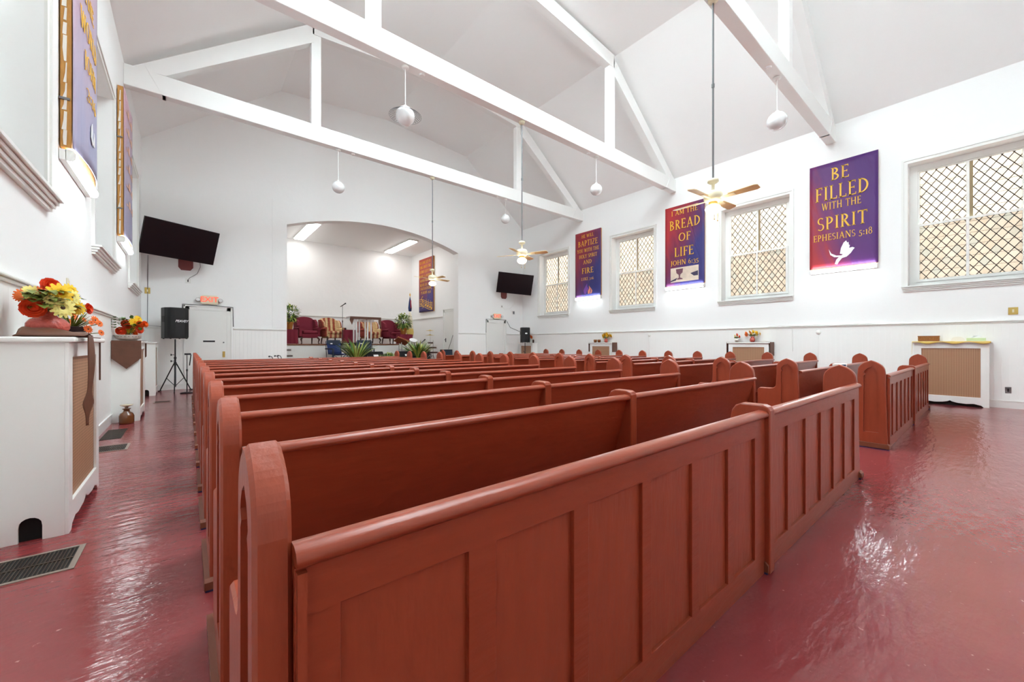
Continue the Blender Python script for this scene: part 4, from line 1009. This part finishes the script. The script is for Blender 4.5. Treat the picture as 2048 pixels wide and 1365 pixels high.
def small_bouquet(lab, loc, m, n, spread, h, vasekind, r=.05, vm='pinkglass'):
    vs = MB().lathe([(0, 0), (.045, 0), (.065, .04), (.06, .09), (.035, .13), (.045, .15), (.038, .15), (0, .1)]) if vasekind == 'urn' else MB().lathe([(0, 0), (.04, 0), (.05, .05), (.055, .09), (.045, .09), (0, .04)])
    z0 = .15 if vasekind == 'urn' else .09; FL = []
    for k in range(n):
        a = 2*PI*k/n*2.4; q = spread*math.sqrt((k+.3)/n); FL.append(('mum' if k % 3 else 'rose', m[k % len(m)], Vector((q*math.cos(a)*.8, q*math.sin(a), z0+h*(1-.6*(q/spread)**2))), r))
    LV = [(Vector((rnd.uniform(-.05, .05), rnd.uniform(-.06, .06), z0+.02)), (rnd.uniform(-1, 1), rnd.uniform(-1, 1), .6), .09, .022) for k in range(16)]
    return arrangement(lab, loc, FL, vs, vm, LV, (0, 0, z0), 'leaf')
RT = RTOP+.008
small_bouquet('yellow and orange bouquet in a red urn on the middle right radiator cover', (12.13, 4.25, RT), ['yellow', 'cream', 'orange', 'yellow'], 11, .21, .13, 'urn', .06)
small_bouquet('little red flower in a white pot left of the red urn', (12.13, 4.66, RT), ['red', 'red', 'cream'], 4, .07, .12, 'pot', .05, 'porcelain')
small_bouquet('yellow bouquet in a red urn on the cover beside a brown cloth', (12.13, 9.22, RT), ['yellow'], 12, .2, .17, 'urn', .08)
small_bouquet('orange red bouquet in a white vase in the far right corner', (12.13, 13.62, RTOP+.002), ['red', 'orange'], 12, .2, .2, 'urn', .09, 'porcelain')
def pots(lab, loc, m):
    return tag(MB().lathe([(0, 0), (.05, 0), (.065, .07), (.06, .11), (.045, .11), (0, .02)], loc).build('figurine_jar', M[m]), lab, 'jar')
pots('left small amber patterned jar on the cover with the yellow bouquet', (12.12, 9.72, RT), 'wicker'); pots('right small amber patterned jar next to the yellow bouquet', (12.12, 9.54, RT), 'wicker')
tag(MB().box(12.03, 12.2, 3.86, 4.06, RT, RT+.02).box(12.05, 12.18, 3.9, 4.02, RT+.02, RT+.035).build('book', M['porcelain']), 'white booklet lying right of the red urn', 'book')
tag(MB().prism([(13.12, RTOP+.001), (13.2, RTOP+.001), (13.2, 1.42), (13.18, 1.44), (13.14, 1.44), (13.12, 1.42)], 'x', 12.02, 12.05).build('card_stand', M['darkwood']), 'narrow dark card standing right of the orange corner bouquet', 'card')
# on the large right cover
o = thing('wicker_basket', 'shallow oblong brown wicker basket on the yellow cloth', 'basket', (12.13, .87, RTOP+.012))
MB().prism([(-.07, -.15), (.07, -.15), (.07, .15), (-.07, .15)], 'z', 0, .012).prism([(-.075, -.155), (.075, -.155), (.075, .155), (-.075, .155)], 'z', .01, .105, [[(-.06, -.14), (.06, -.14), (.06, .14), (-.06, .14)]]).build('woven_body', M['wicker'], o)
MB().prism([(-.08, -.16), (.08, -.16), (.08, .16), (-.08, .16)], 'z', .098, .112, [[(-.062, -.142), (.062, -.142), (.062, .142), (-.062, .142)]]).build('rim', M['wicker'], o, bevel=.004)
o = thing('napkin_holder', 'white arched napkin holder between basket and tissue box', 'napkin holder', (12.13, .46, RTOP+.012))
ap = [(-.09, 0)]+[(p[0], p[1]) for p in arc(0, .03, .09, .06, 180, 0, 12)]+[(.09, 0)]
for x in (-.035, .035): MB().prism(ap, 'x', x-.004, x+.004).build('side', M['porcelain'], o)
MB().box(-.035, .035, -.09, .09, 0, .008).build('tray', M['porcelain'], o); MB().box(-.02, .02, -.075, .075, .008, .075).build('napkins', M['white'], o)
o = thing('tissue_box', 'pale green tissue box with a white tissue standing up', 'tissue box', (12.12, .22, RTOP+.012))
MB().box(-.06, .06, -.125, .125, 0, .06).build('carton', M['tissue'], o, bevel=.004)
MB().sheet(lambda u, v: (.02*math.sin(5*u)*v, -.05+.1*u+.02*math.sin(6*v), .055+.07*v*(1-.4*abs(u-.5))), 8, 6).build('tissue', M['white'], o, solid=.002)

# knobs with hanging cords on the right wall
for y, l in ((2.80, 'near'), (7.52, 'far')):
    o = thing('wall_bell', 'white round wall bell with a thin cord, %s one on the right wall' % l, 'bell', (XR-.012, y, 1.545), -PI/2)
    MB().lathe([(0, .045), (.03, .04), (.05, .02), (.055, 0), (0, 0)], M=Matrix.Rotation(PI/2, 4, 'X')).build('dome', M['trim'], o)
    MB().tube([(0, -.006, -.04), (.01, -.006, -.3), (-.01, -.006, -.8)], .004, 5).build('cord', M['trim'], o)
tag(MB().cyl((XR-.03, 3.35, 1.05), (XR-.03, 3.35, 1.63), .012, n=8).build('conduit_pipe', M['trim']), 'white vertical conduit on the right wall below the chair rail', 'pipe')
tag(MB().tube([(XR-.06, 3.9-.25*k, 1.725+.006*math.sin(k*1.7)) for k in range(10)], .008, 6).build('rail_cable', M['trim']), 'loose white cable lying along the right chair rail', 'cable')

# ------------------------------------------------------------------ floor vents and things on the floor
def vent(lab, x0, x1, y0, y1, frame=True, two=True):
    o = thing('floor_vent', lab, 'floor vent', ((x0+x1)/2, (y0+y1)/2, 0), 0, 'floor vents'); w, d = (x1-x0)/2, (y1-y0)/2
    if frame: MB().prism([(-w, -d), (w, -d), (w, d), (-w, d)], 'z', 0, .006, [[(-w+.025, -d+.02), (w-.025, -d+.02), (w-.025, d-.02), (-w+.025, d-.02)]]).build('frame', M['ventframe'], o)
    MB().box(-w+.02, w-.02, -d+.015, d-.015, 0, .001).build('duct', M['dark'], o)
    g = MB(); n = int(w*2/.018)
    for k in range(n+1): x = -w+.025+(2*w-.05)*k/n; g.box(x-.003, x+.003, -d+.02, d-.02, .001, .005)
    if two: g.box(-w+.025, w-.025, -.008, .008, .001, .006)
    g.build('grating', M['vent'], o)
    return o
vent('bronze floor vent with a worn frame nearest the viewer', -.92, -.49, 3.24, 3.59)
vent('bronze floor vent with a pale frame between the first two radiator covers', -.90, -.555, 6.49, 6.88)
vent('dark flat floor grate close to the second radiator cover', -.91, -.665, 7.3, 8.13, False)
vent('small floor vent beside the far left radiator cover', -.57, -.28, 11.2, 11.5)
o = thing('bottle', 'brown glass jug standing before the second left radiator cover', 'jug', (-.745, 8.63, 0))
MB().lathe([(0, 0), (.085, 0), (.09, .02), (.09, .12), (.075, .16), (.04, .185), (.035, .22), (.05, .225), (.05, .235), (0, .235)]).build('body', M['amber'], o)
MB().lathe([(0, .235), (.02, .235), (.022, .26), (.075, .285), (.08, .295), (.03, .305), (0, .305)]).build('glass_lid', M['jar'], o)
o = thing('sanitizer_stand', 'white hand sanitizer stand at the end of the rear centre pew', 'sanitizer stand', (5.32, 1.03, 0))
MB().lathe([(0, 0), (.16, 0), (.15, .015), (.06, .04), (.025, .05), (0, .05)]).build('base', M['porcelain'], o)
MB().cyl((0, 0, .04), (0, 0, .92), .02).build('pole', M['porcelain'], o)
MB().box(-.06, .06, -.05, .05, .9, 1.04).box(-.04, .04, -.058, -.05, .84, .9).build('dispenser', M['porcelain'], o, bevel=.008)
MB().box(-.062, -.02, -.054, -.03, .97, 1.035).build('blue_label', M['navy'], o)
tag(MB().sheet(lambda u, v: (5.03+.07*u, .87+.12*v, .004+.022*math.sin(PI*u)*math.sin(2.5*v+1)), 6, 8).build('paper_scrap', M['porcelain'], solid=.002), 'crumpled cream paper scrap on the floor by the rear pew end', 'paper')

# ------------------------------------------------------------------ loudspeakers on stands
def speaker_box(lab, loc, rz, w, h, dep, logo):
    o = thing('loudspeaker', lab, 'loudspeaker', loc, rz, 'black loudspeakers on stands')
    P = [(-w/2, -.02), (-w*.42, -dep*.42), (-w*.22, -dep*.5), (w*.22, -dep*.5), (w*.42, -dep*.42), (w/2, -.02), (w*.42, dep*.5), (-w*.42, dep*.5)]
    MB().prism(P, 'z', 0, h).build('cabinet', M['black'], o, bevel=.012)
    G = [(-w*.46, -dep*.30), (-w*.40, -dep*.47), (-w*.21, -dep*.535), (w*.21, -dep*.535), (w*.40, -dep*.47), (w*.46, -dep*.30)]
    mb = MB()
    for k in range(5):
        a, b = G[k], G[k+1]; mb.add([(a[0], a[1], .03), (b[0], b[1], .03), (b[0], b[1], h-.03), (a[0], a[1], h-.03)], [(0, 1, 2, 3)])
    mb.build('grille', M['blackmetal'], o, solid=.008)
    for s_ in (-1, 1):
        x = -w*.49 if s_ < 0 else w*.46; MB().box(x-.01, x+.02, -.02, .08, h*.52, h*.72).build('handle_cup', M['blackmetal'], o)
    for a in (-1, 1):
        for b in (-1, 1): MB().cyl((a*w*.36, b*dep*.36, -.015), (a*w*.36, b*dep*.36, 0), .02, n=8).build('foot', M['black'], o)
    if logo: text_obj('logo', 'PEAVEY', o, M['white'], .085, (w*.05, -dep*.54, h*.56), .002, shear=.35)
    else: MB().ball((0, -dep*.54, h*.6), .06, .006, .035).build('logo', M['white'], o)
    return o
def tripod(lab, loc, h, spread=.55, rz=0):
    o = thing('speaker_stand', lab, 'speaker stand', loc, rz, 'black tripod speaker stands')
    MB().cyl((0, 0, .12), (0, 0, h*.62), .02).cyl((0, 0, h*.6), (0, 0, h), .016).build('pole', M['blackmetal'], o)
    MB().cyl((0, 0, h*.50), (0, 0, h*.56), .032).cyl((0, 0, h*.62), (0, 0, h*.66), .028).build('collar', M['black'], o)
    for z in (h*.58, h*.7): MB().cyl((-.02, 0, z), (-.09, 0, z), .007, n=8).cyl((-.08, 0, z-.025), (-.08, 0, z+.025), .012, n=8).build('knob', M['black'], o)
    for k in range(3):
        a = .5+2*PI*k/3; c, s_ = math.cos(a), math.sin(a)
        lg = MB().cyl((c*.03, s_*.03, h*.53), (c*spread, s_*spread, .02), .013, n=8).build('leg', M['blackmetal'], o)
        MB().cyl((c*(spread-.03), s_*(spread-.03), .02), (c*(spread+.04), s_*(spread+.04), .012), .016, n=8).build('rubber_foot', M['black'], lg)
        MB().cyl((0, 0, .14), (c*spread*.55, s_*spread*.55, h*.25), .008, n=6).build('brace', M['blackmetal'], o)
    return o
SPX, SPY = -.26, 13.62
tripod('black tripod stand carrying the speaker left of the left door', (SPX, SPY, 0), 1.375, .36)
speaker_box('black loudspeaker with white lettering on a tripod beside the left door', (SPX, SPY, 1.392), .5, .50, .80, .42, True)
SQX, SQY = 11.62, 13.25
tripod('black tripod stand carrying the speaker in the right corner', (SQX, SQY, 0), 1.30, .4)
speaker_box('slim black loudspeaker on a tripod right of the right door', (SQX, SQY, 1.317), -.45, .42, .66, .38, False)
tag(MB().tube([(SQX-.1, SQY+.245, 1.8), (11.5, YF-.06, 2.0), (11.3, YF-.06, 2.28)], .009, 6).build('speaker_cable', M['blackmetal']), 'black cable running from the right speaker to the door top', 'cable')
def mic_stand(lab, loc, h, tilt=True, mic=True, sp=.26, group=None, base='tripod'):
    o = thing('microphone_stand', lab, 'microphone stand', loc, 0, group)
    MB().cyl((0, 0, .03), (0, 0, h*.6), .012, n=8).cyl((0, 0, h*.58), (0, 0, h), .008, n=8).build('pole', M['blackmetal'], o)
    MB().cyl((0, 0, h*.57), (0, 0, h*.62), .018, n=8).build('clutch', M['black'], o)
    if base == 'tripod':
        for k in range(3):
            a = .3+2*PI*k/3; MB().cyl((0, 0, .12), (sp*math.cos(a), sp*math.sin(a), .012), .009, n=6).build('leg', M['blackmetal'], o)
    else: MB().lathe([(0, 0), (.14, 0), (.135, .02), (.03, .035), (0, .035)]).build('base', M['blackmetal'], o)
    if mic:
        m = MB().cyl((-.08, -.02, h-.03), (.10, .02, h+.10), .014, .02, n=10).build('microphone', M['black'], o)
        MB().ball((.12, .022, h+.115), .03, n=10, m=8).build('mesh_head', M['blackmetal'], m)
    return o
o = mic_stand('thin black microphone stand beside the tripod of the left speaker', (-.02, 12.95, 0), .98, mic=False, base='round')
MB().cyl((-.05, 0, .99), (.08, 0, .99), .022, n=8).cyl((.08, 0, .98), (.05, 0, .7), .012, n=8).build('boom_clip', M['black'], o)
for u, l in ((546, 'leftmost'), (557, 'middle one'), (563, 'rightmost')):
    gy = 12.2+(u-546)*.035; p = pxy(u, 716, gy); o = thing('gooseneck_stand', 'black gooseneck on a stand beyond the front pew, %s of three' % l, 'gooseneck stand', (p.x, gy, 0), 0, 'gooseneck stands')
    MB().lathe([(0, 0), (.04, 0), (.038, .015), (.01, .03), (0, .03)]).build('base', M['black'], o)
    MB().cyl((0, 0, .02), (0, 0, .80), .008, n=8).tube([(0, 0, .79), (-.005, 0, .86), (-.03, 0, .91), (-.07, 0, .92)], .009, 6).ball((-.085, 0, .915), .022, n=8, m=6).build('neck', M['black'], o)
tag(MB().lathe([(0, 0), (.07, 0), (.1, .1), (.11, .16), (.09, .16), (0, .08)], (0, 0, 0)).build('planter_bowl', M['terracotta'], loc=(3.05, 14.2, DAIS)), 'small terracotta bowl on the floor before the stage steps', 'bowl')

# ------------------------------------------------------------------ on the stage
def wing_chair(lab, loc, rz, m, grp=None):
    o = thing('wing_chair', lab, 'armchair', loc, rz, grp)
    MB().box(-.30, .30, -.36, .28, .24, .40).build('seat_base', m, o, bevel=.03)
    MB().box(-.27, .27, -.39, .18, .40, .53).build('seat_cushion', m, o, bevel=.045, seg=4)
    bk = [(-.34, .38), (.34, .38), (.35, .85), (.33, .98)]+[(p[0], p[1]) for p in arc(0, .98, .33, .13, 0, 180, 12)]+[(-.35, .85)]
    b = MB().prism(bk, 'y', .16, .34); b.v = [(x, y+.16*(z-.4), z) for x, y, z in b.v]; b.build('backrest', m, o, bevel=.035, seg=3)
    for s_ in (-1, 1):
        wg = [(.30, .5), (-.02, .62), (-.10, .72), (-.04, .90), (.12, 1.0), (.36, 1.0), (.34, .5)]
        MB().prism(wg, 'x', s_*.30, s_*.40).build('wing', m, o, bevel=.03)
        MB().box(min(s_*.29, s_*.40), max(s_*.29, s_*.40), -.34, .28, .30, .60).cyl((s_*.355, -.36, .61), (s_*.355, .28, .61), .07, n=14).build('arm', m, o, bevel=.02)
        MB().tube([(s_*.30, -.32, .25), (s_*.34, -.37, .17), (s_*.31, -.34, .06), (s_*.33, -.38, 0)], [.04, .035, .018, .026], 8).build('leg', M['darkwood'], o)
        MB().tube([(s_*.28, .26, .25), (s_*.29, .30, 0)], [.03, .02], 8).build('leg', M['darkwood'], o)
    return o
def onst(u, y): p = pxy(u, 688, y); return (p.x, y, STG)
wing_chair('maroon wing chair at the left end of the stage', onst(614, 17.6), .12, M['maroon'], 'wing chairs')
wing_chair('striped plaid wing chair left of the microphone stand', onst(663, 17.6), .18, M['plaid'], 'wing chairs')
wing_chair('striped plaid wing chair seen through the clear lectern', onst(739, 17.7), .1, M['plaid'], 'wing chairs')
wing_chair('maroon wing chair right of the clear lectern', onst(783, 17.6), .22, M['maroon'], 'wing chairs')
def draped(lab, loc, w, d, h):
    mb = MB(); n = 48
    ring = []
    for k in range(n):
        a = 2*PI*k/n; c, s_ = math.cos(a), math.sin(a); q = 1/max(abs(c), abs(s_)); q = min(q, 1.25); ring.append((w/2*c*q, d/2*s_*q, a))
    vs = [(x, y, h) for x, y, a in ring]+[(x*(1.02+.03*math.sin(a*12)), y*(1.02+.03*math.sin(a*12)), h*.55) for x, y, a in ring]+[(x*(1.04+.07*math.sin(a*12)), y*(1.04+.07*math.sin(a*12)), .005) for x, y, a in ring]
    mb.add(vs, [(r*n+k, r*n+(k+1) % n, (r+1)*n+(k+1) % n, (r+1)*n+k) for r in range(2) for k in range(n)], 0, True); mb.add(vs[:n], [tuple(range(n))])
    return tag(mb.build('draped_table', M['maroon'], loc=loc), lab, 'table')
p = onst(699, 17.0); draped('small table under a maroon cloth between plaid chair and lectern', p, .52, .42, .58)
p = onst(578, 17.0); draped('table under a maroon cloth at the left edge of the stage opening', p, .55, .45, .55)
p = onst(809, 16.55); draped('table under a maroon cloth below the right potted bush', p, .62, .48, .42)
tag(MB().lathe([(0, 0), (.03, 0), (.035, .05), (.012, .09), (0, .09)]).build('candle_holder', M['black'], loc=(onst(691, 17.0)[0], 17.0, STG+.582)), 'tiny black candle holder on the maroon cloth table by the lectern', 'candle holder')
def bush(lab, loc, r, zc, n, lm, pot=('terracotta', .15, .28), ln=.11, seed=1, kind='ball', group=None, h0=0):
    o = thing('potted_plant', lab, 'plant', loc, 0, group); R = random.Random(seed)
    pm, pr, ph = pot
    MB().lathe([(0, 0), (pr*.7, 0), (pr, ph*.85), (pr*1.08, ph*.86), (pr*1.08, ph), (pr*.9, ph), (pr*.85, ph*.8), (0, ph*.8)]).build('pot', M[pm], o)
    mb = MB()
    if kind == 'ball':
        mb.cyl((0, 0, ph*.8), (0, 0, zc), .025, n=8, mi=1)
        for k in range(n):
            u = R.uniform(-1, 1); a = R.uniform(0, 2*PI); s_ = math.sqrt(1-u*u); d = Vector((s_*math.cos(a), s_*math.sin(a), u)); q = r*(.45+.5*R.random())
            leaf(mb, d*q+Vector((0, 0, zc)), d+Vector((R.uniform(-.6, .6), R.uniform(-.6, .6), R.uniform(-.3, .7))), ln*R.uniform(.7, 1.3), ln*.24, k % 2*2)
    else:
        for k in range(n):
            a = R.uniform(0, 2*PI); e = R.uniform(.3, 1) if kind == 'fern' else R.uniform(.1, 1.4); L_ = zc*R.uniform(.55, 1.0)
            leaf(mb, (.03*math.cos(a), .03*math.sin(a), ph*.85), (math.cos(a)*e, math.sin(a)*e, 1.0), L_, ln*.16, k % 2*2, .28 if kind == 'fern' else .75)
    tag(mb.build('foliage', [M[lm[0]], M['darkwood'], M[lm[1]]], o), kind='stuff')
    return o
p = onst(807, 16.55); bush('round leafy green bush in a terracotta pot right of the maroon chair', (p[0], p[1], STG+.424), .36, .57, 640, ('leafg', 'leafl'), seed=4, group='stage bushes')
p = onst(578, 17.0); bush('leafy green bush in a pot half hidden at the left stage edge', (p[0], p[1], STG+.554), .36, .62, 560, ('leafg', 'leafl'), seed=5, group='stage bushes')
q = onst(685, 16.6); mic_stand('tall microphone stand between the plaid chair and the lectern on stage', q, 1.52, group='stage microphones')
# clear lectern
lx = onst(728, 16.5); o = thing('lectern', 'clear acrylic lectern with a brown cloth over its top', 'lectern', lx)
for x in (-.46, -.36, -.24, .0, .1, .24): MB().box(x-.025, x+.025, -.16, -.12, 0, 1.02 if x > -.3 else .86).build('column', M['acrylic'], o)
MB().box(-.55, .52, -.2, .25, 0, .03).build('base', M['acrylic'], o); MB().box(-.25, .40, -.05, -.03, .9, 1.0).build('front_panel', M['acrylic'], o)
MB().box(-.5, -.32, -.18, -.08, .86, 1.05).build('capital', M['acrylic'], o)
MB().box(-.62, .60, -.25, .28, 1.05, 1.09).build('top_board', M['acrylic'], o)
cl = MB().box(-.63, .61, -.27, .29, 1.092, 1.10).box(-.63, .61, -.275, -.268, 1.0, 1.10)
cl.prism([(-.63, 1.1), (-.5, 1.1), (-.5, .98), (-.565, .76), (-.66, .95)], 'y', -.283, -.276).prism([(.5, 1.1), (.61, 1.1), (.62, .62), (.5, .85)], 'y', -.283, -.276)
tag(cl.build('lectern_cloth', M['runner'], loc=lx), 'brown cloth with hanging corners on the clear lectern', 'cloth')
# flag
fx = pxy(820, 688, 17.5); o = thing('flag', 'furled white flag with blue and red corner and gold fringe', 'flag', (fx.x, 17.5, DAIS))
MB().lathe([(0, 0), (.16, 0), (.15, .03), (.03, .06), (0, .06)]).build('base', M['brass'], o)
MB().cyl((0, 0, .04), (0, 0, 3.05), .014, n=8).build('pole', M['brass'], o); MB().lathe([(0, 3.05), (.02, 3.07), (.03, 3.12), (.0, 3.22)]).build('finial', M['gold'], o)
MB().lathe([(.015, 3.0), (.05, 2.8), (.085, 2.5), (.07, 2.35), (.02, 2.32)], n=10).build('blue_canton', M['navy'], o)
MB().box(-.012, .02, -.09, -.06, 2.48, 2.85).build('red_cross', mat('red_flag_cloth', rgb(190, 40, 50), .7), o)
MB().lathe([(.03, 2.35), (.09, 2.1), (.13, 1.7), (.15, 1.35), (.10, 1.3)], n=14).build('white_field', mat('white_flag_cloth', rgb(238, 230, 206), .7), o)
MB().lathe([(.145, 1.52), (.17, 1.35), (.14, 1.16), (.06, 1.14)], n=14).build('gold_fringe', M['yellowcloth'], o)
# before the stage, on the low dais
def camp_chair(lab, loc, rz, fab, grp='folding camp chairs'):
    o = thing('camp_chair', lab, 'folding chair', loc, rz, grp)
    b = MB().sheet(lambda u, v: (-.26+.52*u, .16+.12*v+.04*math.sin(PI*u), .42+.46*v), 8, 6); b.build('backrest', fab, o, solid=.015)
    MB().sheet(lambda u, v: (-.26+.52*u, -.28+.46*v, .43-.04*math.sin(PI*u)*math.sin(PI*v)), 8, 6).build('seat', fab, o, solid=.02)
    MB().box(-.26, .26, .26, .30, .76, .94).build('head_roll', M['slate'], o, bevel=.02)
    for s_ in (-1, 1):
        MB().box(s_*.32-.035, s_*.32+.035, -.30, .22, .60, .64).build('armrest', M['slate'], o, bevel=.01)
        MB().box(s_*.32-.025, s_*.32+.025, -.30, -.26, 0, .6).build('leg', M['slate'], o); MB().cyl((s_*.29, .2, 0), (s_*.28, .29, .9), .012, n=8).build('leg', M['blackmetal'], o)
        MB().cyl((s_*.28, -.28, .04), (-s_*.28, -.26, .40), .009, n=6).build('cross_brace', M['blackmetal'], o)
    MB().box(-.14, -.06, .225, .255, .79, .83).build('tag', M['white'], o)
    return o
def ond(u, y): p = pxy(u, 700, y); return (p.x, y, DAIS)
camp_chair('blue fabric folding camp chair before the stage', ond(675, 15.1), .25, M['navy'])
camp_chair('dark slate folding camp chair behind the first fern', ond(729, 14.95), -.3, M['slate'])
kx = ond(692, 15.72); o = thing('keyboard', 'black electronic keyboard seen from behind the blue camp chair', 'keyboard', (kx[0], kx[1], DAIS+.76))
MB().box(-.42, .42, -.1, .1, 0, .09).build('body', M['black'], o, bevel=.008)
for k in range(7): MB().box(-.12+.03*k, -.10+.03*k, -.103, -.1, .04, .06).build('print_mark', M['white'], o) if k != 4 else None
o = thing('keyboard_stand', 'black crossed keyboard stand behind the blue camp chair', 'stand', kx)
for s_ in (-1, 1): MB().cyl((-s_*.36, .03*s_, .02), (s_*.36, .03*s_, .75), .014, n=8).build('leg', M['blackmetal'], o)
for x in (-.36, .36): MB().box(x-.05, x+.05, -.1, .1, .73, .758).box(x-.03, x+.03, -.16, .16, 0, .03).build('rail', M['blackmetal'], o)
bush('tall spiky green plant in a terracotta pot before the stage', ond(713, 14.05), 0, 1.35, 90, ('leafg', 'leafl'), ('terracotta', .13, .2), .16, 8, 'fern', 'dais plants')
bush('low arching striped spider plant between the two floor monitors', ond(778, 14.05), 0, .95, 130, ('leafg', 'leafl'), ('yellowcloth', .14, .22), .18, 9, 'spider', 'dais plants')
bush('tall leafy green plant in front of the white drums', ond(836, 14.2), 0, 1.3, 110, ('leafg', 'leafl'), ('terracotta', .12, .2), .2, 10, 'fern', 'dais plants')
def wedge(lab, loc, rz, w=.66):
    o = thing('floor_monitor', lab, 'monitor speaker', loc, rz, 'black stage monitors')
    P = [(-.30, 0), (.24, 0), (.28, .22), (.10, .52), (-.02, .52), (-.32, .12)]
    MB().prism(P, 'x', -w/2, w/2).build('cabinet', M['black'], o, bevel=.012)
    MB().add([(-w/2+.03, -.312, .15), (w/2-.03, -.312, .15), (w/2-.03, -.04, .505), (-w/2+.03, -.04, .505)], [(0, 1, 2, 3)]).build('grille', M['blackmetal'], o, solid=.012)
    R = Matrix.Translation((0, -.15, .37)) @ Matrix.Rotation(math.radians(50), 4, 'X')
    MB().box(-.09, .09, -.04, .04, -.002, .012, M=R).build('logo_badge', M['white'], o)
    return o
wedge('black wedge monitor right of the spiky plant', ond(748, 14.3), .1); wedge('black wedge monitor between the spider plant and the tall plant', ond(812, 14.3), -.1)
o = thing('side_monitor', 'black square speaker on the floor by the stage door', 'monitor speaker', (8.5, 14.78, DAIS))
MB().box(-.22, .22, -.15, .15, 0, .56).build('cabinet', M['black'], o, bevel=.012); MB().box(-.19, .19, -.162, -.15, .03, .53).build('grille', M['slate'], o)
tag(MB().tube([(8.62, 14.8, DAIS+.575), (8.72, 14.75, DAIS+.9), (8.73, 14.62, 1.62)], .009, 6).build('monitor_cable', M['blackmetal']), 'thin black cable from the square floor speaker up the jamb', 'cable')
def drum(lab, c, r, h, tilt, grp='white pearl drums'):
    o = thing('drum', lab, 'drum', c, 0, grp); T = Matrix.Rotation(tilt, 4, 'X')
    f = lambda b: setattr(b, 'v', [tuple(T @ Vector(p)) for p in b.v]) or b
    f(MB().lathe([(r, 0), (r, h)], n=28)).build('shell', M['pearl'], o)
    f(MB().lathe([(0, h+.004), (r*1.0, h+.004)], n=28)).build('top_head', M['white'], o); f(MB().lathe([(0, -.004), (r*1.0, -.004)], n=28)).build('bottom_head', M['white'], o)
    for z in (0, h-.03): f(MB().lathe([(r*1.0, z), (r*1.03, z), (r*1.03, z+.03), (r*1.0, z+.03)], n=28)).build('hoop', M['chrome'], o)
    mb = MB()
    for k in range(8):
        a = 2*PI*k/8; mb.cyl((r*1.03*math.cos(a), r*1.03*math.sin(a), .02), (r*1.03*math.cos(a), r*1.03*math.sin(a), h-.02), .008, n=6)
    f(mb).build('lugs', M['chrome'], o)
    return o
d_ = drum('white pearl floor tom standing at the right end of the platform', (pxy(808, 700, 15.4).x, 15.4, DAIS+.53), .2, .3, 0)
for k in range(3):
    a = .4+2*PI*k/3; MB().cyl((.215*math.cos(a), .215*math.sin(a), -.53), (.215*math.cos(a), .215*math.sin(a), .2), .008, n=6).build('leg', M['chrome'], d_)
d_ = drum('white pearl rack tom tilted beside the tall leafy plant', (pxy(825, 700, 15.5).x, 15.5, DAIS+.78), .17, .2, .5)
MB().cyl((0, 0, -.78), (0, 0, .02), .012, n=8).build('stand_pole', M['chrome'], d_)
for k in range(3): a = 2*PI*k/3; MB().cyl((0, 0, -.6), (.22*math.cos(a), .22*math.sin(a), -.775), .008, n=6).build('stand_leg', M['chrome'], d_)
o = thing('bass_drum', 'dark faced bass drum behind the tall leafy plant', 'drum', (pxy(846, 700, 15.3).x, 15.3, DAIS+.30))
RX = Matrix.Rotation(PI/2, 4, 'X')
MB().lathe([(.28, -.18), (.28, .18)], n=30, M=RX).build('shell', M['pearl'], o); MB().lathe([(0, .17), (.27, .17)], n=30, M=RX).build('front_head', M['black'], o); MB().lathe([(0, -.17), (.27, -.17)], n=30, M=RX).build('back_head', M['black'], o)
for z in (-.18, .155): MB().lathe([(.28, z), (.30, z), (.30, z+.03), (.28, z+.03)], n=30, M=RX).build('hoop', M['black'], o)
for s_ in (-1, 1): MB().cyl((s_*.2, -.1, -.15), (s_*.28, -.2, -.295), .01, n=6).build('spur', M['chrome'], o)
# music desk
mx = ond(803, 15.0); o = thing('music_stand', 'tilted mahogany music stand left of the white tom drum', 'music stand', mx)
MB().cyl((0, 0, .03), (0, 0, .86), .012, n=8).build('pole', M['chrome'], o)
for k in range(3): a = 2*PI*k/3; MB().cyl((0, 0, .15), (.22*math.cos(a), .22*math.sin(a), .012), .009, n=6).build('leg', M['chrome'], o)
R = Matrix.Translation((0, 0, .90)) @ Matrix.Rotation(.35, 4, 'Y') @ Matrix.Rotation(-.5, 4, 'X')
MB().box(-.26, .26, -.16, .16, -.01, .015, M=R).box(-.26, .26, -.17, -.155, 0, .05, M=R).build('desk', M['mahogany'], o); MB().box(-.06, .02, -.05, .1, .016, .03, M=R).build('clip', M['chrome'], o)
# percussion and cymbal rack
cx = ond(861, 14.9); o = thing('percussion_rack', 'tall percussion rack with cymbals and wooden block bars', 'percussion rack', cx)
for x, h in ((-.02, 1.35), (.12, .95)):
    MB().cyl((x, 0, .15), (x, 0, h), .011, n=8).build('pole', M['chrome'], o)
    for k in range(3): a = .6+2*PI*k/3; MB().cyl((x, 0, .34), (x+.28*math.cos(a), .28*math.sin(a), .012), .009, n=6).build('leg', M['chrome'], o)
for z, x0, n, w in ((.82, -.10, 2, .11), (.62, -.12, 4, .1), (.42, -.06, 4, .1)):
    MB().box(x0-.03, x0+n*w+.03, -.01, .01, z-.02, z-.005).build('bar', M['chrome'], o)
    for k in range(n): MB().box(x0+k*w, x0+k*w+w*.8, -.04, .04, z-.005, z+.05).build('wood_block', M['darkwood'], o)
for x, z, r in ((-.02, 1.17, .2), (-.02, 1.36, .18)): MB().lathe([(0, .03), (.04, .025), (.05, .008), (r, -.012), (r, -.015), (.05, .004), (0, .02)], (x, 0, z)).build('cymbal', M['brass'], o)
for u, l in ((845, 'black microphone on a short boom by the tall plant'),):
    mic_stand('black microphone stand rising behind the tall leafy plant', ond(u, 15.0), .86)
